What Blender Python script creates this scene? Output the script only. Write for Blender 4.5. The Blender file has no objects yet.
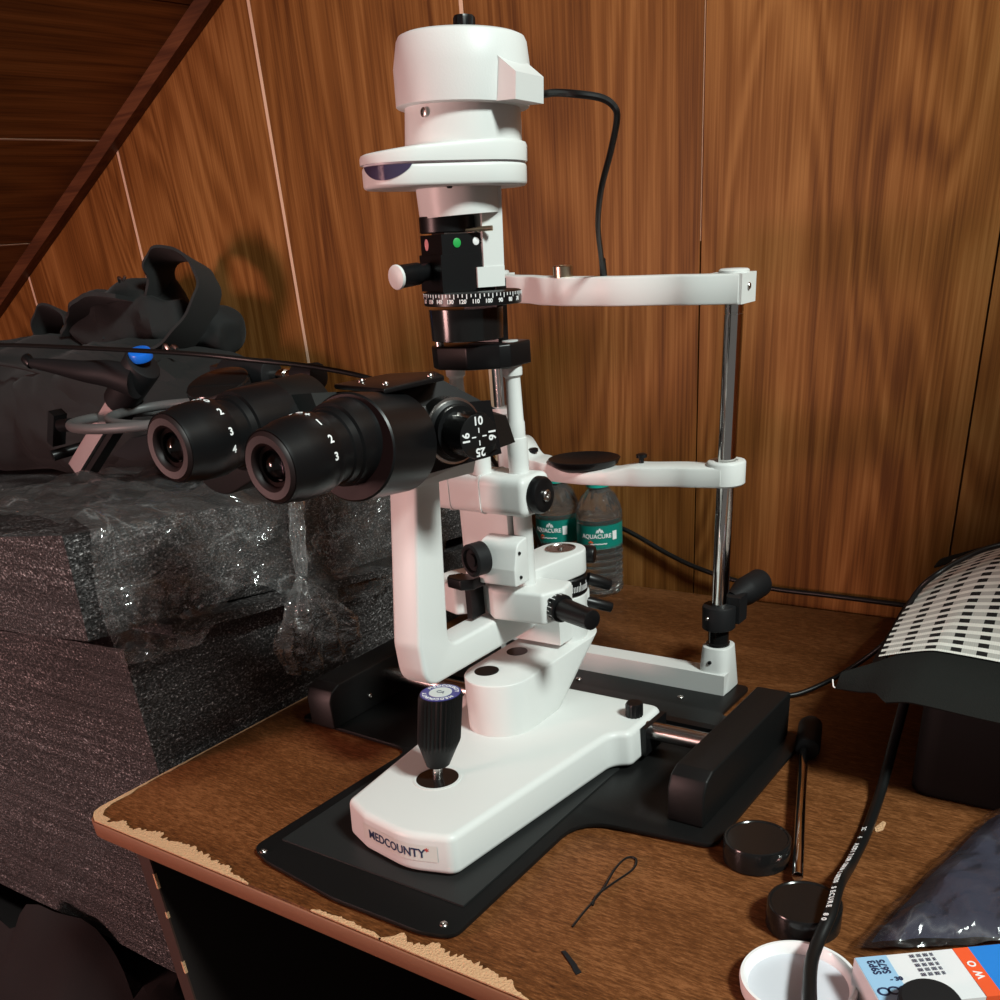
import bpy, bmesh, math, random
from mathutils import Vector, Matrix, noise
random.seed(4)
C = bpy.context.scene.collection
PI = math.pi
V = Vector

# ------------------------------------------------------------------ mesh helpers
def nb(): return bmesh.new()

def merge(a, *bs):
    for b in bs:
        me = bpy.data.meshes.new('tmp'); b.to_mesh(me); b.free()
        a.from_mesh(me); bpy.data.meshes.remove(me)
    return a

def bevel_bm(bm, w, seg=2, ang=25):
    if w <= 0: return bm
    es = [e for e in bm.edges if len(e.link_faces) == 2 and e.calc_face_angle(0) > math.radians(ang)]
    bmesh.ops.bevel(bm, geom=es, offset=w, segments=seg, profile=0.5, affect='EDGES', clamp_overlap=True)
    return bm

def box(x0, x1, y0, y1, z0, z1, bev=0, seg=2):
    bm = nb()
    vs = [bm.verts.new(p) for p in ((x0,y0,z0),(x1,y0,z0),(x1,y1,z0),(x0,y1,z0),(x0,y0,z1),(x1,y0,z1),(x1,y1,z1),(x0,y1,z1))]
    for f in ((3,2,1,0),(4,5,6,7),(0,1,5,4),(1,2,6,5),(2,3,7,6),(3,0,4,7)): bm.faces.new([vs[i] for i in f])
    return bevel_bm(bm, bev, seg)

def frame_to(d, up=None):
    """rotation taking +Z to direction d"""
    d = V(d).normalized()
    if up is None: return d.to_track_quat('Z', 'Y').to_matrix().to_4x4()
    u = V(up); x = u.cross(d).normalized(); y = d.cross(x)
    return Matrix((x, y, d)).transposed().to_4x4()

def lathe(prof, p0=(0,0,0), d=(0,0,1), n=32, flute=None, cap=True):
    """prof: list of (r, h) along direction d from p0"""
    bm = nb(); rings = []
    for r, h in prof:
        ring = []
        for i in range(n):
            a = 2*PI*i/n
            rr = r
            if flute and flute[0] <= h <= flute[1]: rr = r*(1-flute[2]*(i % 2))
            ring.append(bm.verts.new((rr*math.cos(a), rr*math.sin(a), h)))
        rings.append(ring)
    for a, b in zip(rings, rings[1:]):
        for i in range(n):
            j = (i+1) % n
            bm.faces.new((a[i], a[j], b[j], b[i]))
    if cap:
        bm.faces.new(list(reversed(rings[0]))); bm.faces.new(rings[-1])
    bm.transform(Matrix.Translation(V(p0)) @ frame_to(d))
    bmesh.ops.recalc_face_normals(bm, faces=bm.faces)
    return bm

def rod(p0, p1, r0, r1=None, n=24, bev=0.0, flute=0):
    p0 = V(p0); p1 = V(p1); L = (p1-p0).length
    if r1 is None: r1 = r0
    if bev: prof = [(r0-bev,0),(r0-bev*.3,bev*.3),(r0,bev),(r1,L-bev),(r1-bev*.3,L-bev*.3),(r1-bev,L)]
    else: prof = [(r0,0),(r1,L)]
    if flute: return lathe(prof, p0, p1-p0, n, (bev, L-bev, flute))
    return lathe(prof, p0, p1-p0, n)

def poly(pts, z0, z1, bev=0, seg=3, top=None):
    """vertical prism from a plan outline; top = optional outline for the top"""
    bm = nb(); n = len(pts); tp = top or pts
    a = [bm.verts.new((p[0], p[1], z0 if len(p) < 3 else p[2])) for p in pts]
    b = [bm.verts.new((p[0], p[1], z1 if len(p) < 3 else p[2])) for p in tp]
    for i in range(n):
        j = (i+1) % n; bm.faces.new((a[i], a[j], b[j], b[i]))
    bm.faces.new(list(reversed(a))); bm.faces.new(b)
    bmesh.ops.recalc_face_normals(bm, faces=bm.faces)
    return bevel_bm(bm, bev, seg, 40)

def prof_x(pts, x0, x1, bev=0, seg=3):
    """prism of a (y,z) outline between x0 and x1"""
    bm = poly([(p[0], p[1]) for p in pts], 0, 1)
    for v in bm.verts:
        y, z, t = v.co; v.co = (x0+(x1-x0)*t, y, z)
    bmesh.ops.recalc_face_normals(bm, faces=bm.faces)
    return bevel_bm(bm, bev, seg, 40)

def rounded(pts, rad, k=5):
    """round the corners of a plan polygon; rad number or list"""
    out = []; n = len(pts)
    for i in range(n):
        p = V(pts[i]).to_2d() if len(pts[i]) > 2 else V(pts[i]); a = V(pts[i-1]); b = V(pts[(i+1) % n])
        r = rad[i] if isinstance(rad, (list, tuple)) else rad
        if r <= 0: out.append(tuple(p)); continue
        u = (a-p).normalized(); v = (b-p).normalized()
        ang = u.angle(v); t = min(r/math.tan(ang/2), (a-p).length*.49, (b-p).length*.49)
        A = p+u*t; B = p+v*t
        for j in range(k+1):
            s = j/k; out.append(tuple(A*(1-s)**2 + p*2*s*(1-s) + B*s*s))
    return out

def catmull(pts, k=8, closed=False):
    P = [V(p) for p in pts]; n = len(P); out = []
    rng = range(n) if closed else range(n-1)
    for i in rng:
        if closed: a, b, c, d = P[i-1], P[i], P[(i+1) % n], P[(i+2) % n]
        else: a, b, c, d = P[max(i-1,0)], P[i], P[i+1], P[min(i+2,n-1)]
        for j in range(k):
            t = j/k
            out.append(.5*((2*b)+(c-a)*t+(2*a-5*b+4*c-d)*t*t+(3*b-a-3*c+d)*t**3))
    if not closed: out.append(P[-1])
    return out

def tube(pts, r, n=10, k=8, smooth=True, closed=False):
    P = catmull(pts, k, closed) if smooth else [V(p) for p in pts]
    bm = nb(); rings = []; m = len(P); up = V((0,0,1))
    prevx = None
    for i, p in enumerate(P):
        if closed: t = (P[(i+1) % m]-P[i-1])
        else: t = P[min(i+1,m-1)]-P[max(i-1,0)]
        t.normalize()
        x = prevx - t*prevx.dot(t) if prevx else (up.cross(t) if abs(t.z) < .95 else V((1,0,0)).cross(t))
        if x.length < 1e-6: x = V((1,0,0)).cross(t)
        x.normalize(); prevx = x; y = t.cross(x)
        rr = r(i/(m-1)) if callable(r) else r
        rings.append([bm.verts.new(p+x*rr*math.cos(2*PI*j/n)+y*rr*math.sin(2*PI*j/n)) for j in range(n)])
    prs = list(zip(rings, rings[1:]))
    if closed: prs.append((rings[-1], rings[0]))
    for a, b in prs:
        for j in range(n):
            q = (j+1) % n; bm.faces.new((a[j], a[q], b[q], b[j]))
    if not closed: bm.faces.new(list(reversed(rings[0]))); bm.faces.new(rings[-1])
    bmesh.ops.recalc_face_normals(bm, faces=bm.faces)
    return bm

def ribbon(pts, width, th, side=(0,1,0), k=8, wob=0):
    """strap: a flat band following pts, wide along side"""
    P = catmull(pts, k); bm = nb(); rings = []; m = len(P)
    for i, p in enumerate(P):
        t = (P[min(i+1,m-1)]-P[max(i-1,0)]).normalized()
        s = V(side); s = (s - t*s.dot(t)).normalized(); nn = t.cross(s)
        w = width*(1+wob*math.sin(i*.9))
        rings.append([bm.verts.new(p+s*a*w/2+nn*b*th/2) for a, b in ((-1,-1),(-.5,-1.0),(0,-1),(.5,-1),(1,-1),(1,1),(.5,1),(0,1),(-.5,1),(-1,1))])
    for a, b in zip(rings, rings[1:]):
        for j in range(10):
            q = (j+1) % 10; bm.faces.new((a[j], a[q], b[q], b[j]))
    bm.faces.new(list(reversed(rings[0]))); bm.faces.new(rings[-1])
    bmesh.ops.recalc_face_normals(bm, faces=bm.faces)
    return bm

def ball(c, r, sx=1, sy=1, sz=1, n=24, m=14):
    bm = nb(); bmesh.ops.create_uvsphere(bm, u_segments=n, v_segments=m, radius=1)
    bm.transform(Matrix.Translation(V(c)) @ Matrix.Diagonal((r*sx, r*sy, r*sz, 1)))
    return bm

def hexa(c, nx, ny, nz, amp=0, fr=8):
    """deformed box through 8 corners, order as box(), subdivided and a little uneven"""
    bm = nb()
    def at(u, v, w):
        a = V(c[0])*(1-u)+V(c[1])*u; b = V(c[3])*(1-u)+V(c[2])*u
        e = V(c[4])*(1-u)+V(c[5])*u; f = V(c[7])*(1-u)+V(c[6])*u
        p = (a*(1-v)+b*v)*(1-w)+(e*(1-v)+f*v)*w
        return p + noise.noise_vector(p*fr)*amp if amp else p
    G = {}
    def g(i, j, k):
        key = (i, j, k)
        if key not in G: G[key] = bm.verts.new(at(i/nx, j/ny, k/nz))
        return G[key]
    for i in range(nx):
        for j in range(ny):
            bm.faces.new((g(i,j+1,0), g(i+1,j+1,0), g(i+1,j,0), g(i,j,0)))
            bm.faces.new((g(i,j,nz), g(i+1,j,nz), g(i+1,j+1,nz), g(i,j+1,nz)))
        for k in range(nz):
            bm.faces.new((g(i,0,k), g(i+1,0,k), g(i+1,0,k+1), g(i,0,k+1)))
            bm.faces.new((g(i+1,ny,k), g(i,ny,k), g(i,ny,k+1), g(i+1,ny,k+1)))
    for j in range(ny):
        for k in range(nz):
            bm.faces.new((g(0,j+1,k), g(0,j,k), g(0,j,k+1), g(0,j+1,k+1)))
            bm.faces.new((g(nx,j,k), g(nx,j+1,k), g(nx,j+1,k+1), g(nx,j,k+1)))
    return bm

def sheet(nu, nv, fn, th=0):
    bm = nb(); G = [[bm.verts.new(fn(i/nu, j/nv)) for j in range(nv+1)] for i in range(nu+1)]
    for i in range(nu):
        for j in range(nv):
            bm.faces.new((G[i][j], G[i+1][j], G[i+1][j+1], G[i][j+1]))
    if th:
        bmesh.ops.recalc_face_normals(bm, faces=bm.faces)
        bmesh.ops.solidify(bm, geom=bm.faces[:], thickness=th)
    return bm

def text(s, size, ext=0.0002, bold=0.0):
    cu = bpy.data.curves.new('t', 'FONT'); cu.body = s; cu.size = size; cu.extrude = ext
    cu.align_x = 'CENTER'; cu.align_y = 'CENTER'; cu.offset = bold; cu.resolution_u = 3
    o = bpy.data.objects.new('t', cu); C.objects.link(o)
    bpy.context.view_layer.update()
    me = bpy.data.meshes.new_from_object(o.evaluated_get(bpy.context.evaluated_depsgraph_get()))
    bm = nb(); bm.from_mesh(me)
    C.objects.unlink(o); bpy.data.objects.remove(o); bpy.data.meshes.remove(me); bpy.data.curves.remove(cu)
    return bm

def text_at(s, size, p, right, upv, ext=0.0002, bold=0.0):
    """text facing right x up"""
    bm = text(s, size, ext, bold)
    x = V(right).normalized(); y = V(upv); y = (y-x*y.dot(x)).normalized(); z = x.cross(y)
    M = Matrix((x, y, z)).transposed().to_4x4()
    bm.transform(Matrix.Translation(V(p)) @ M); return bm

def wrap_text(s, size, c, r, ang, z, d=(0,0,1), up_ref=None, ext=0.0002, bold=0):
    """text bent around a vertical cylinder centre c radius r, centred at angle ang"""
    bm = text(s, size, ext, bold)
    for v in bm.verts:
        a = ang + v.co.x/r; rr = r+v.co.z+ext
        v.co = V((c[0]+rr*math.cos(a), c[1]+rr*math.sin(a), z+v.co.y))
    return bm

def mk(name, bm, mat, parent=None, smooth=True, ang=35, label=None):
    me = bpy.data.meshes.new(name)
    org = V((0,0,0))
    if parent is not None:
        q = parent
        while q is not None: org += q.location; q = q.parent
    else:
        if len(bm.verts):
            xs = [v.co.x for v in bm.verts]; ys = [v.co.y for v in bm.verts]; zs = [v.co.z for v in bm.verts]
            org = V(((min(xs)+max(xs))/2, (min(ys)+max(ys))/2, min(zs)))
    bm.transform(Matrix.Translation(-org))
    bm.normal_update()
    for f in bm.faces: f.smooth = smooth
    for e in bm.edges:
        if len(e.link_faces) == 2 and e.calc_face_angle(0) > math.radians(ang): e.smooth = False
    bm.to_mesh(me); bm.free()
    me.materials.append(mat)
    o = bpy.data.objects.new(name, me); C.objects.link(o)
    if parent is not None: o.parent = parent
    else: o.location = org
    if label: o['label'] = label
    return o

def thing(name, label, cat, loc=(0,0,0), group=None):
    o = bpy.data.objects.new(name, None); C.objects.link(o); o.location = loc
    o.empty_display_size = .05
    o['label'] = label; o['category'] = cat
    if group: o['group'] = group
    return o

def tag(o, label, cat, group=None):
    o['label'] = label; o['category'] = cat
    if group: o['group'] = group
    return o

def struct(name, bm, mat, **k):
    o = mk(name, bm, mat, **k); o['kind'] = 'structure'; return o

# ------------------------------------------------------------------ materials
def mat(name, col, rough=.5, metal=0, spec=.5, coat=0, bump=None, trans=0, ior=1.45, alpha=1, sheen=0):
    m = bpy.data.materials.new(name); m.use_nodes = True
    nt = m.node_tree; b = nt.nodes['Principled BSDF']
    b.inputs['Base Color'].default_value = (*col, 1); b.inputs['Roughness'].default_value = rough
    b.inputs['Metallic'].default_value = metal; b.inputs['Specular IOR Level'].default_value = spec
    b.inputs['Coat Weight'].default_value = coat; b.inputs['Transmission Weight'].default_value = trans
    b.inputs['IOR'].default_value = ior; b.inputs['Alpha'].default_value = alpha
    b.inputs['Sheen Weight'].default_value = sheen
    if bump:
        sc, st = bump[:2]
        n = nt.nodes.new('ShaderNodeTexNoise'); n.inputs['Scale'].default_value = sc; n.inputs['Detail'].default_value = 3
        tc = nt.nodes.new('ShaderNodeTexCoord'); nt.links.new(tc.outputs['Object'], n.inputs['Vector'])
        u = nt.nodes.new('ShaderNodeBump'); u.inputs['Strength'].default_value = st; u.inputs['Distance'].default_value = bump[2] if len(bump) > 2 else .001
        nt.links.new(n.outputs['Fac'], u.inputs['Height']); nt.links.new(u.outputs['Normal'], b.inputs['Normal'])
    return m

def nodes(m): return m.node_tree.nodes, m.node_tree.links, m.node_tree.nodes['Principled BSDF']

def ramp(N, stops):
    r = N.new('ShaderNodeValToRGB'); e = r.color_ramp.elements
    while len(e) > 1: e.remove(e[0])
    e[0].position = stops[0][0]; e[0].color = (*stops[0][1], 1)
    for p, c in stops[1:]:
        x = e.new(p); x.color = (*c, 1)
    return r

def wood_panel(name, dark, mid, light, along='Z', rough=.5, off=0.0, hi=.3):
    m = mat(name, mid, rough); N, L, b = nodes(m)
    tc = N.new('ShaderNodeTexCoord'); geo = N.new('ShaderNodeNewGeometry')
    # every board gets its own piece of the figure
    add = N.new('ShaderNodeVectorMath'); add.operation = 'ADD'
    cmb = N.new('ShaderNodeCombineXYZ'); mul = N.new('ShaderNodeMath'); mul.operation = 'MULTIPLY'; mul.inputs[1].default_value = 23.7
    L.new(geo.outputs['Random Per Island'], mul.inputs[0])
    for s in 'XYZ': L.new(mul.outputs[0], cmb.inputs[s])
    L.new(tc.outputs['Object'], add.inputs[0]); L.new(cmb.outputs[0], add.inputs[1])
    def mp(sx, sy, sz):
        q = N.new('ShaderNodeMapping')
        sc = {'Z': (sx, sy, sz), 'X': (sz, sx, sy), 'Y': (sx, sz, sy)}[along]
        q.inputs['Scale'].default_value = sc; L.new(add.outputs[0], q.inputs['Vector']); return q
    # cathedral figure
    a = mp(5.2, 5.2, .75)
    n1 = N.new('ShaderNodeTexNoise'); n1.inputs['Scale'].default_value = 1.0; n1.inputs['Detail'].default_value = 2.5
    n1.inputs['Distortion'].default_value = .6; L.new(a.outputs[0], n1.inputs['Vector'])
    k = N.new('ShaderNodeMath'); k.operation = 'MULTIPLY'; k.inputs[1].default_value = 17; L.new(n1.outputs['Fac'], k.inputs[0])
    sn = N.new('ShaderNodeMath'); sn.operation = 'SINE'
    k2 = N.new('ShaderNodeMath'); k2.operation = 'MULTIPLY'; k2.inputs[1].default_value = 6.28; L.new(k.outputs[0], k2.inputs[0]); L.new(k2.outputs[0], sn.inputs[0])
    # broad streaks
    c = mp(9, 9, .7)
    n2 = N.new('ShaderNodeTexNoise'); n2.inputs['Scale'].default_value = 1; n2.inputs['Detail'].default_value = 5; n2.inputs['Roughness'].default_value = .6
    L.new(c.outputs[0], n2.inputs['Vector'])
    # fine pores
    d = mp(330, 330, 6)
    n3 = N.new('ShaderNodeTexNoise'); n3.inputs['Scale'].default_value = 1; n3.inputs['Detail'].default_value = 3; L.new(d.outputs[0], n3.inputs['Vector'])
    def madd(x, w, y):
        q = N.new('ShaderNodeMath'); q.operation = 'MULTIPLY_ADD'; L.new(x, q.inputs[0]); q.inputs[1].default_value = w
        if isinstance(y, float): q.inputs[2].default_value = y
        else: L.new(y, q.inputs[2])
        return q.outputs[0]
    s = madd(sn.outputs[0], .10, off)
    s = madd(n2.outputs['Fac'], .8, s); s = madd(n3.outputs['Fac'], .62, s)
    r = ramp(N, [(.46, dark), (.71, mid), (1.02, light)])
    L.new(s, r.inputs[0]); L.new(r.outputs[0], b.inputs['Base Color'])
    u = N.new('ShaderNodeBump'); u.inputs['Strength'].default_value = .12; u.inputs['Distance'].default_value = .0006
    L.new(n3.outputs['Fac'], u.inputs['Height']); L.new(u.outputs[0], b.inputs['Normal'])
    b.inputs['Specular IOR Level'].default_value = hi
    return m

M = {}
M['white'] = mat('white_enamel', (.665,.675,.66), .38, spec=.35)
M['whitetex'] = mat('white_textured_enamel', (.63,.64,.63), .42, spec=.4, bump=(900,.25,.0004))
M['black'] = mat('black_anodised', (.005,.005,.0055), .34, spec=.35)
M['blackgloss'] = mat('black_glossy', (.008,.008,.008), .16, spec=.5)
M['blackmatte'] = mat('black_powder_coat', (.006,.006,.006), .45, spec=.28, bump=(1500,.3,.0003))
M['plate'] = mat('black_board_laminate', (.006,.006,.006), .38, spec=.25, bump=(1200,.2,.0003))
M['pad'] = mat('dark_slide_pad', (.016,.017,.017), .45, spec=.3)
M['maroon'] = mat('dark_maroon_black', (.012,.004,.004), .5, spec=.2)
M['rubber'] = mat('black_rubber', (.010,.010,.011), .55, spec=.25)
M['eyecup'] = mat('maroon_black_rubber_eyecup', (.013,.006,.006), .5, spec=.4)
M['chrome'] = mat('polished_chrome', (.72,.71,.69), .10, metal=1)
M['steel'] = mat('brushed_steel', (.55,.52,.50), .25, metal=1)
M['brass'] = mat('nickel_brass', (.55,.45,.32), .3, metal=1)
M['paint'] = mat('white_marking_paint', (.8,.8,.8), .5)
M['green'] = mat('green_dot_paint', (.02,.35,.07), .4)
M['pinkdot'] = mat('pink_dot_paint', (.75,.35,.36), .4)
M['red'] = mat('red_dot_paint', (.5,.03,.03), .4)
M['lens'] = mat('coated_lens_glass', (.55,.5,.6), .03, trans=1, ior=1.5)
M['darklens'] = mat('dark_filter_glass', (.10,.08,.16), .06, spec=.8, coat=.5)
M['blue'] = mat('navy_label_print', (.04,.035,.20), .35)
M['silverlabel'] = mat('silver_label_print', (.55,.57,.56), .35)
M['stickr'] = mat('clear_grey_sticker', (.63,.64,.60), .35)
M['ink'] = mat('navy_ink', (.02,.03,.08), .4)
M['cablebk'] = mat('black_cable_pvc', (.006,.006,.006), .38, spec=.4)
M['cablegr'] = mat('grey_cable_pvc', (.10,.10,.10), .45)
M['cloth'] = mat('black_nylon_cloth', (.017,.0175,.0175), .75, spec=.2, bump=(700,.5,.0008), sheen=.05)
M['cloth2'] = mat('black_strap_webbing', (.020,.0205,.0205), .7, spec=.2, bump=(1500,.5,.0006), sheen=.05)
M['darkcloth'] = mat('dark_crumpled_cloth', (.014,.011,.011), .9, spec=.15, bump=(500,.4,.0008))
M['tubepink'] = mat('satin_aluminium_tube', (.30,.26,.26), .45, metal=.7)
M['bluecap'] = mat('bright_blue_plastic', (.01,.16,.75), .35)
M['teal'] = mat('teal_bottle_cap', (.004,.33,.27), .35)
M['teallabel'] = mat('teal_bottle_label', (.004,.19,.15), .35)
M['pet'] = mat('clear_pet_plastic', (.97,.98,.98), .05, trans=.965, ior=1.45)
M['water'] = mat('water', (.98,1,1), .0, trans=1, ior=1.33)
M['lid'] = mat('translucent_white_lid', (.80,.78,.78), .35, spec=.5, coat=.1)
M['lidin'] = mat('pale_grey_lid_recess', (.60,.61,.66), .35, spec=.5)
M['blackbox'] = mat('black_box_plastic', (.004,.004,.004), .6, spec=.15)
M['felt'] = mat('black_felt_border', (.012,.013,.012), .95, spec=.1, bump=(900,.7,.001))
M['chip'] = mat('raw_particle_board', (.60,.35,.19), .85, bump=(500,1,.002))
M['edge'] = mat('worn_brown_edge_band', (.225,.098,.050), .45, bump=(90,.3,.001))
M['darkedge'] = mat('worn_dark_edging', (.050,.026,.020), .5)
M['lpale'] = mat('pale_blue_carton', (.30,.50,.70), .4)
M['lwhite'] = mat('white_carton', (.72,.72,.74), .4)
M['lorange'] = mat('orange_carton_stripe', (.80,.10,.03), .4)
M['lblue'] = mat('blue_carton_panel', (.02,.20,.62), .4)
M['navycloth'] = mat('dark_navy_cloth', (.028,.027,.045), .85, bump=(60,.6,.004), spec=.2)
M['pinkpaper'] = mat('pale_pink_paper', (.65,.47,.46), .6)
M['seam'] = mat('pale_seam_filler', (.72,.48,.33), .7)
M['inside_shade'] = mat('table_underside_shade', (.012,.007,.006), .8)  # near-black colour stands in for the shade under the table
M['wall'] = wood_panel('brown_wood_panelling', (.100,.033,.007), (.200,.075,.017), (.33,.145,.042), 'Z', hi=.15)
M['ceil'] = wood_panel('dark_wood_panelling_slope', (.11,.038,.009), (.24,.09,.022), (.38,.16,.045), 'Y', rough=.5)
M['trim'] = wood_panel('dark_wood_moulding', (.05,.016,.006), (.10,.033,.012), (.16,.06,.022), 'X')
M['floor'] = mat('dark_floor', (.03,.02,.015), .6, bump=(40,.3,.002))

def table_top_mat():
    m = mat('brown_laminate_top', (.12,.045,.02), .50, spec=.18); N, L, b = nodes(m)
    tc = N.new('ShaderNodeTexCoord')
    def nz(sc, det=4, ro=.6):
        q = N.new('ShaderNodeMapping'); q.inputs['Scale'].default_value = sc; L.new(tc.outputs['Object'], q.inputs['Vector'])
        n = N.new('ShaderNodeTexNoise'); n.inputs['Scale'].default_value = 1; n.inputs['Detail'].default_value = det; n.inputs['Roughness'].default_value = ro
        L.new(q.outputs[0], n.inputs['Vector']); return n
    a = nz((110, 620, 50), 4, .75); c = nz((3, 14, 3), 3)
    mx = N.new('ShaderNodeMath'); mx.operation = 'MULTIPLY_ADD'; mx.inputs[1].default_value = .35
    L.new(c.outputs['Fac'], mx.inputs[0]); L.new(a.outputs['Fac'], mx.inputs[2])
    r = ramp(N, [(.44, (.040,.013,.004)), (.66, (.120,.041,.012)), (.86, (.25,.098,.036))])
    L.new(mx.outputs[0], r.inputs[0]); L.new(r.outputs[0], b.inputs['Base Color'])
    u = N.new('ShaderNodeBump'); u.inputs['Strength'].default_value = .25; u.inputs['Distance'].default_value = .0006
    L.new(a.outputs['Fac'], u.inputs['Height']); L.new(u.outputs[0], b.inputs['Normal'])
    return m
M['top'] = table_top_mat()

def foam_mat():
    m = mat('black_packing_foam', (.02,.02,.021), .42, spec=.5); N, L, b = nodes(m)
    tc = N.new('ShaderNodeTexCoord')
    def nz(sc, det, rough=.6):
        q = N.new('ShaderNodeMapping'); q.inputs['Scale'].default_value = sc; L.new(tc.outputs['Object'], q.inputs['Vector'])
        n = N.new('ShaderNodeTexNoise'); n.inputs['Scale'].default_value = 1; n.inputs['Detail'].default_value = det; n.inputs['Roughness'].default_value = rough
        L.new(q.outputs[0], n.inputs['Vector']); return n
    cells = nz((330,330,520), 3); lay = nz((4,4,190), 4, .7)
    r = ramp(N, [(.42,(.011,.010,.010)),(.56,(.060,.054,.054)),(.65,(.20,.185,.185)),(.74,(.75,.73,.73))])  # near-white stops put sparkle glints into the foam colour
    mx = N.new('ShaderNodeMath'); mx.operation = 'MULTIPLY_ADD'; mx.inputs[1].default_value = .34; mx.use_clamp = False
    sub = N.new('ShaderNodeMath'); sub.operation = 'SUBTRACT'; sub.inputs[1].default_value = .5; L.new(lay.outputs['Fac'], sub.inputs[0])
    L.new(sub.outputs[0], mx.inputs[0]); L.new(cells.outputs['Fac'], mx.inputs[2])
    L.new(mx.outputs[0], r.inputs[0]); L.new(r.outputs[0], b.inputs['Base Color'])
    u = N.new('ShaderNodeBump'); u.inputs['Strength'].default_value = 1; u.inputs['Distance'].default_value = .004
    L.new(mx.outputs[0], u.inputs['Height']); L.new(u.outputs[0], b.inputs['Normal'])
    return m
M['foam'] = foam_mat()

def film_mat(name, amt=.03, sc=14, painted_glint=.6, haze=.02, bmp=.018, mul=.6):
    """thin clear wrap: see-through, glinting, with fold glints painted in as white streaks"""
    m = bpy.data.materials.new(name); m.use_nodes = True; nt = m.node_tree; N = nt.nodes; L = nt.links
    for n in list(N): N.remove(n)
    out = N.new('ShaderNodeOutputMaterial'); tr = N.new('ShaderNodeBsdfTransparent')
    gl = N.new('ShaderNodeBsdfGlossy'); gl.inputs['Roughness'].default_value = .12
    df = N.new('ShaderNodeBsdfDiffuse'); df.inputs[0].default_value = (.9,.9,.9,1)
    tc = N.new('ShaderNodeTexCoord'); no = N.new('ShaderNodeTexNoise'); no.inputs['Scale'].default_value = sc; no.inputs['Detail'].default_value = 4; no.inputs['Distortion'].default_value = 1.6
    L.new(tc.outputs['Object'], no.inputs['Vector'])
    u = N.new('ShaderNodeBump'); u.inputs['Strength'].default_value = 1; u.inputs['Distance'].default_value = bmp
    L.new(no.outputs['Fac'], u.inputs['Height']); L.new(u.outputs[0], gl.inputs['Normal'])
    mix = N.new('ShaderNodeMixRGB'); mix.inputs[0].default_value = .05; L.new(tc.outputs['Object'], mix.inputs[1]); L.new(no.outputs['Color'], mix.inputs[2])
    mp = N.new('ShaderNodeMapping'); mp.inputs['Scale'].default_value = (1, .6, 1.3); mp.inputs['Rotation'].default_value = (.5,.3,.7); L.new(mix.outputs[0], mp.inputs[0])
    vo = N.new('ShaderNodeTexVoronoi'); vo.feature = 'DISTANCE_TO_EDGE'; vo.inputs['Scale'].default_value = sc*1.3; L.new(mp.outputs[0], vo.inputs['Vector'])
    ms = N.new('ShaderNodeTexNoise'); ms.inputs['Scale'].default_value = sc*.55; ms.inputs['Detail'].default_value = 2; L.new(tc.outputs['Object'], ms.inputs['Vector'])
    r1 = ramp(N, [(.0,(1,1,1)),(.012,(.6,.6,.6)),(.04,(.10,.10,.10)),(.12,(0,0,0))]); L.new(vo.outputs['Distance'], r1.inputs[0])
    r2 = ramp(N, [(.46,(0,0,0)),(.68,(1,1,1))]); L.new(ms.outputs['Fac'], r2.inputs[0])
    cm = N.new('ShaderNodeMath'); cm.operation = 'MULTIPLY'; L.new(r1.outputs[0], cm.inputs[0]); L.new(r2.outputs[0], cm.inputs[1])
    c2 = N.new('ShaderNodeMath'); c2.operation = 'MULTIPLY_ADD'; c2.inputs[1].default_value = painted_glint; c2.inputs[2].default_value = haze; L.new(cm.outputs[0], c2.inputs[0])
    lw = N.new('ShaderNodeFresnel'); lw.inputs['IOR'].default_value = 1.35; L.new(u.outputs[0], lw.inputs['Normal'])
    mr = N.new('ShaderNodeMath'); mr.operation = 'MULTIPLY_ADD'; mr.inputs[1].default_value = mul; mr.inputs[2].default_value = amt; mr.use_clamp = True; L.new(lw.outputs[0], mr.inputs[0])
    a = N.new('ShaderNodeMixShader'); L.new(c2.outputs[0], a.inputs[0]); L.new(tr.outputs[0], a.inputs[1]); L.new(df.outputs[0], a.inputs[2])
    b = N.new('ShaderNodeMixShader'); L.new(mr.outputs[0], b.inputs[0]); L.new(a.outputs[0], b.inputs[1]); L.new(gl.outputs[0], b.inputs[2])
    L.new(b.outputs[0], out.inputs['Surface']); return m
M['film'] = film_mat('clear_crinkled_film', .08, 13, .16, .03)
M['filmtail'] = film_mat('gathered_clear_film', .16, 24, .3, .10)
M['film2'] = film_mat('clear_bag_film', .02, 12, .10, .01, .006, .5)

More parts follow.
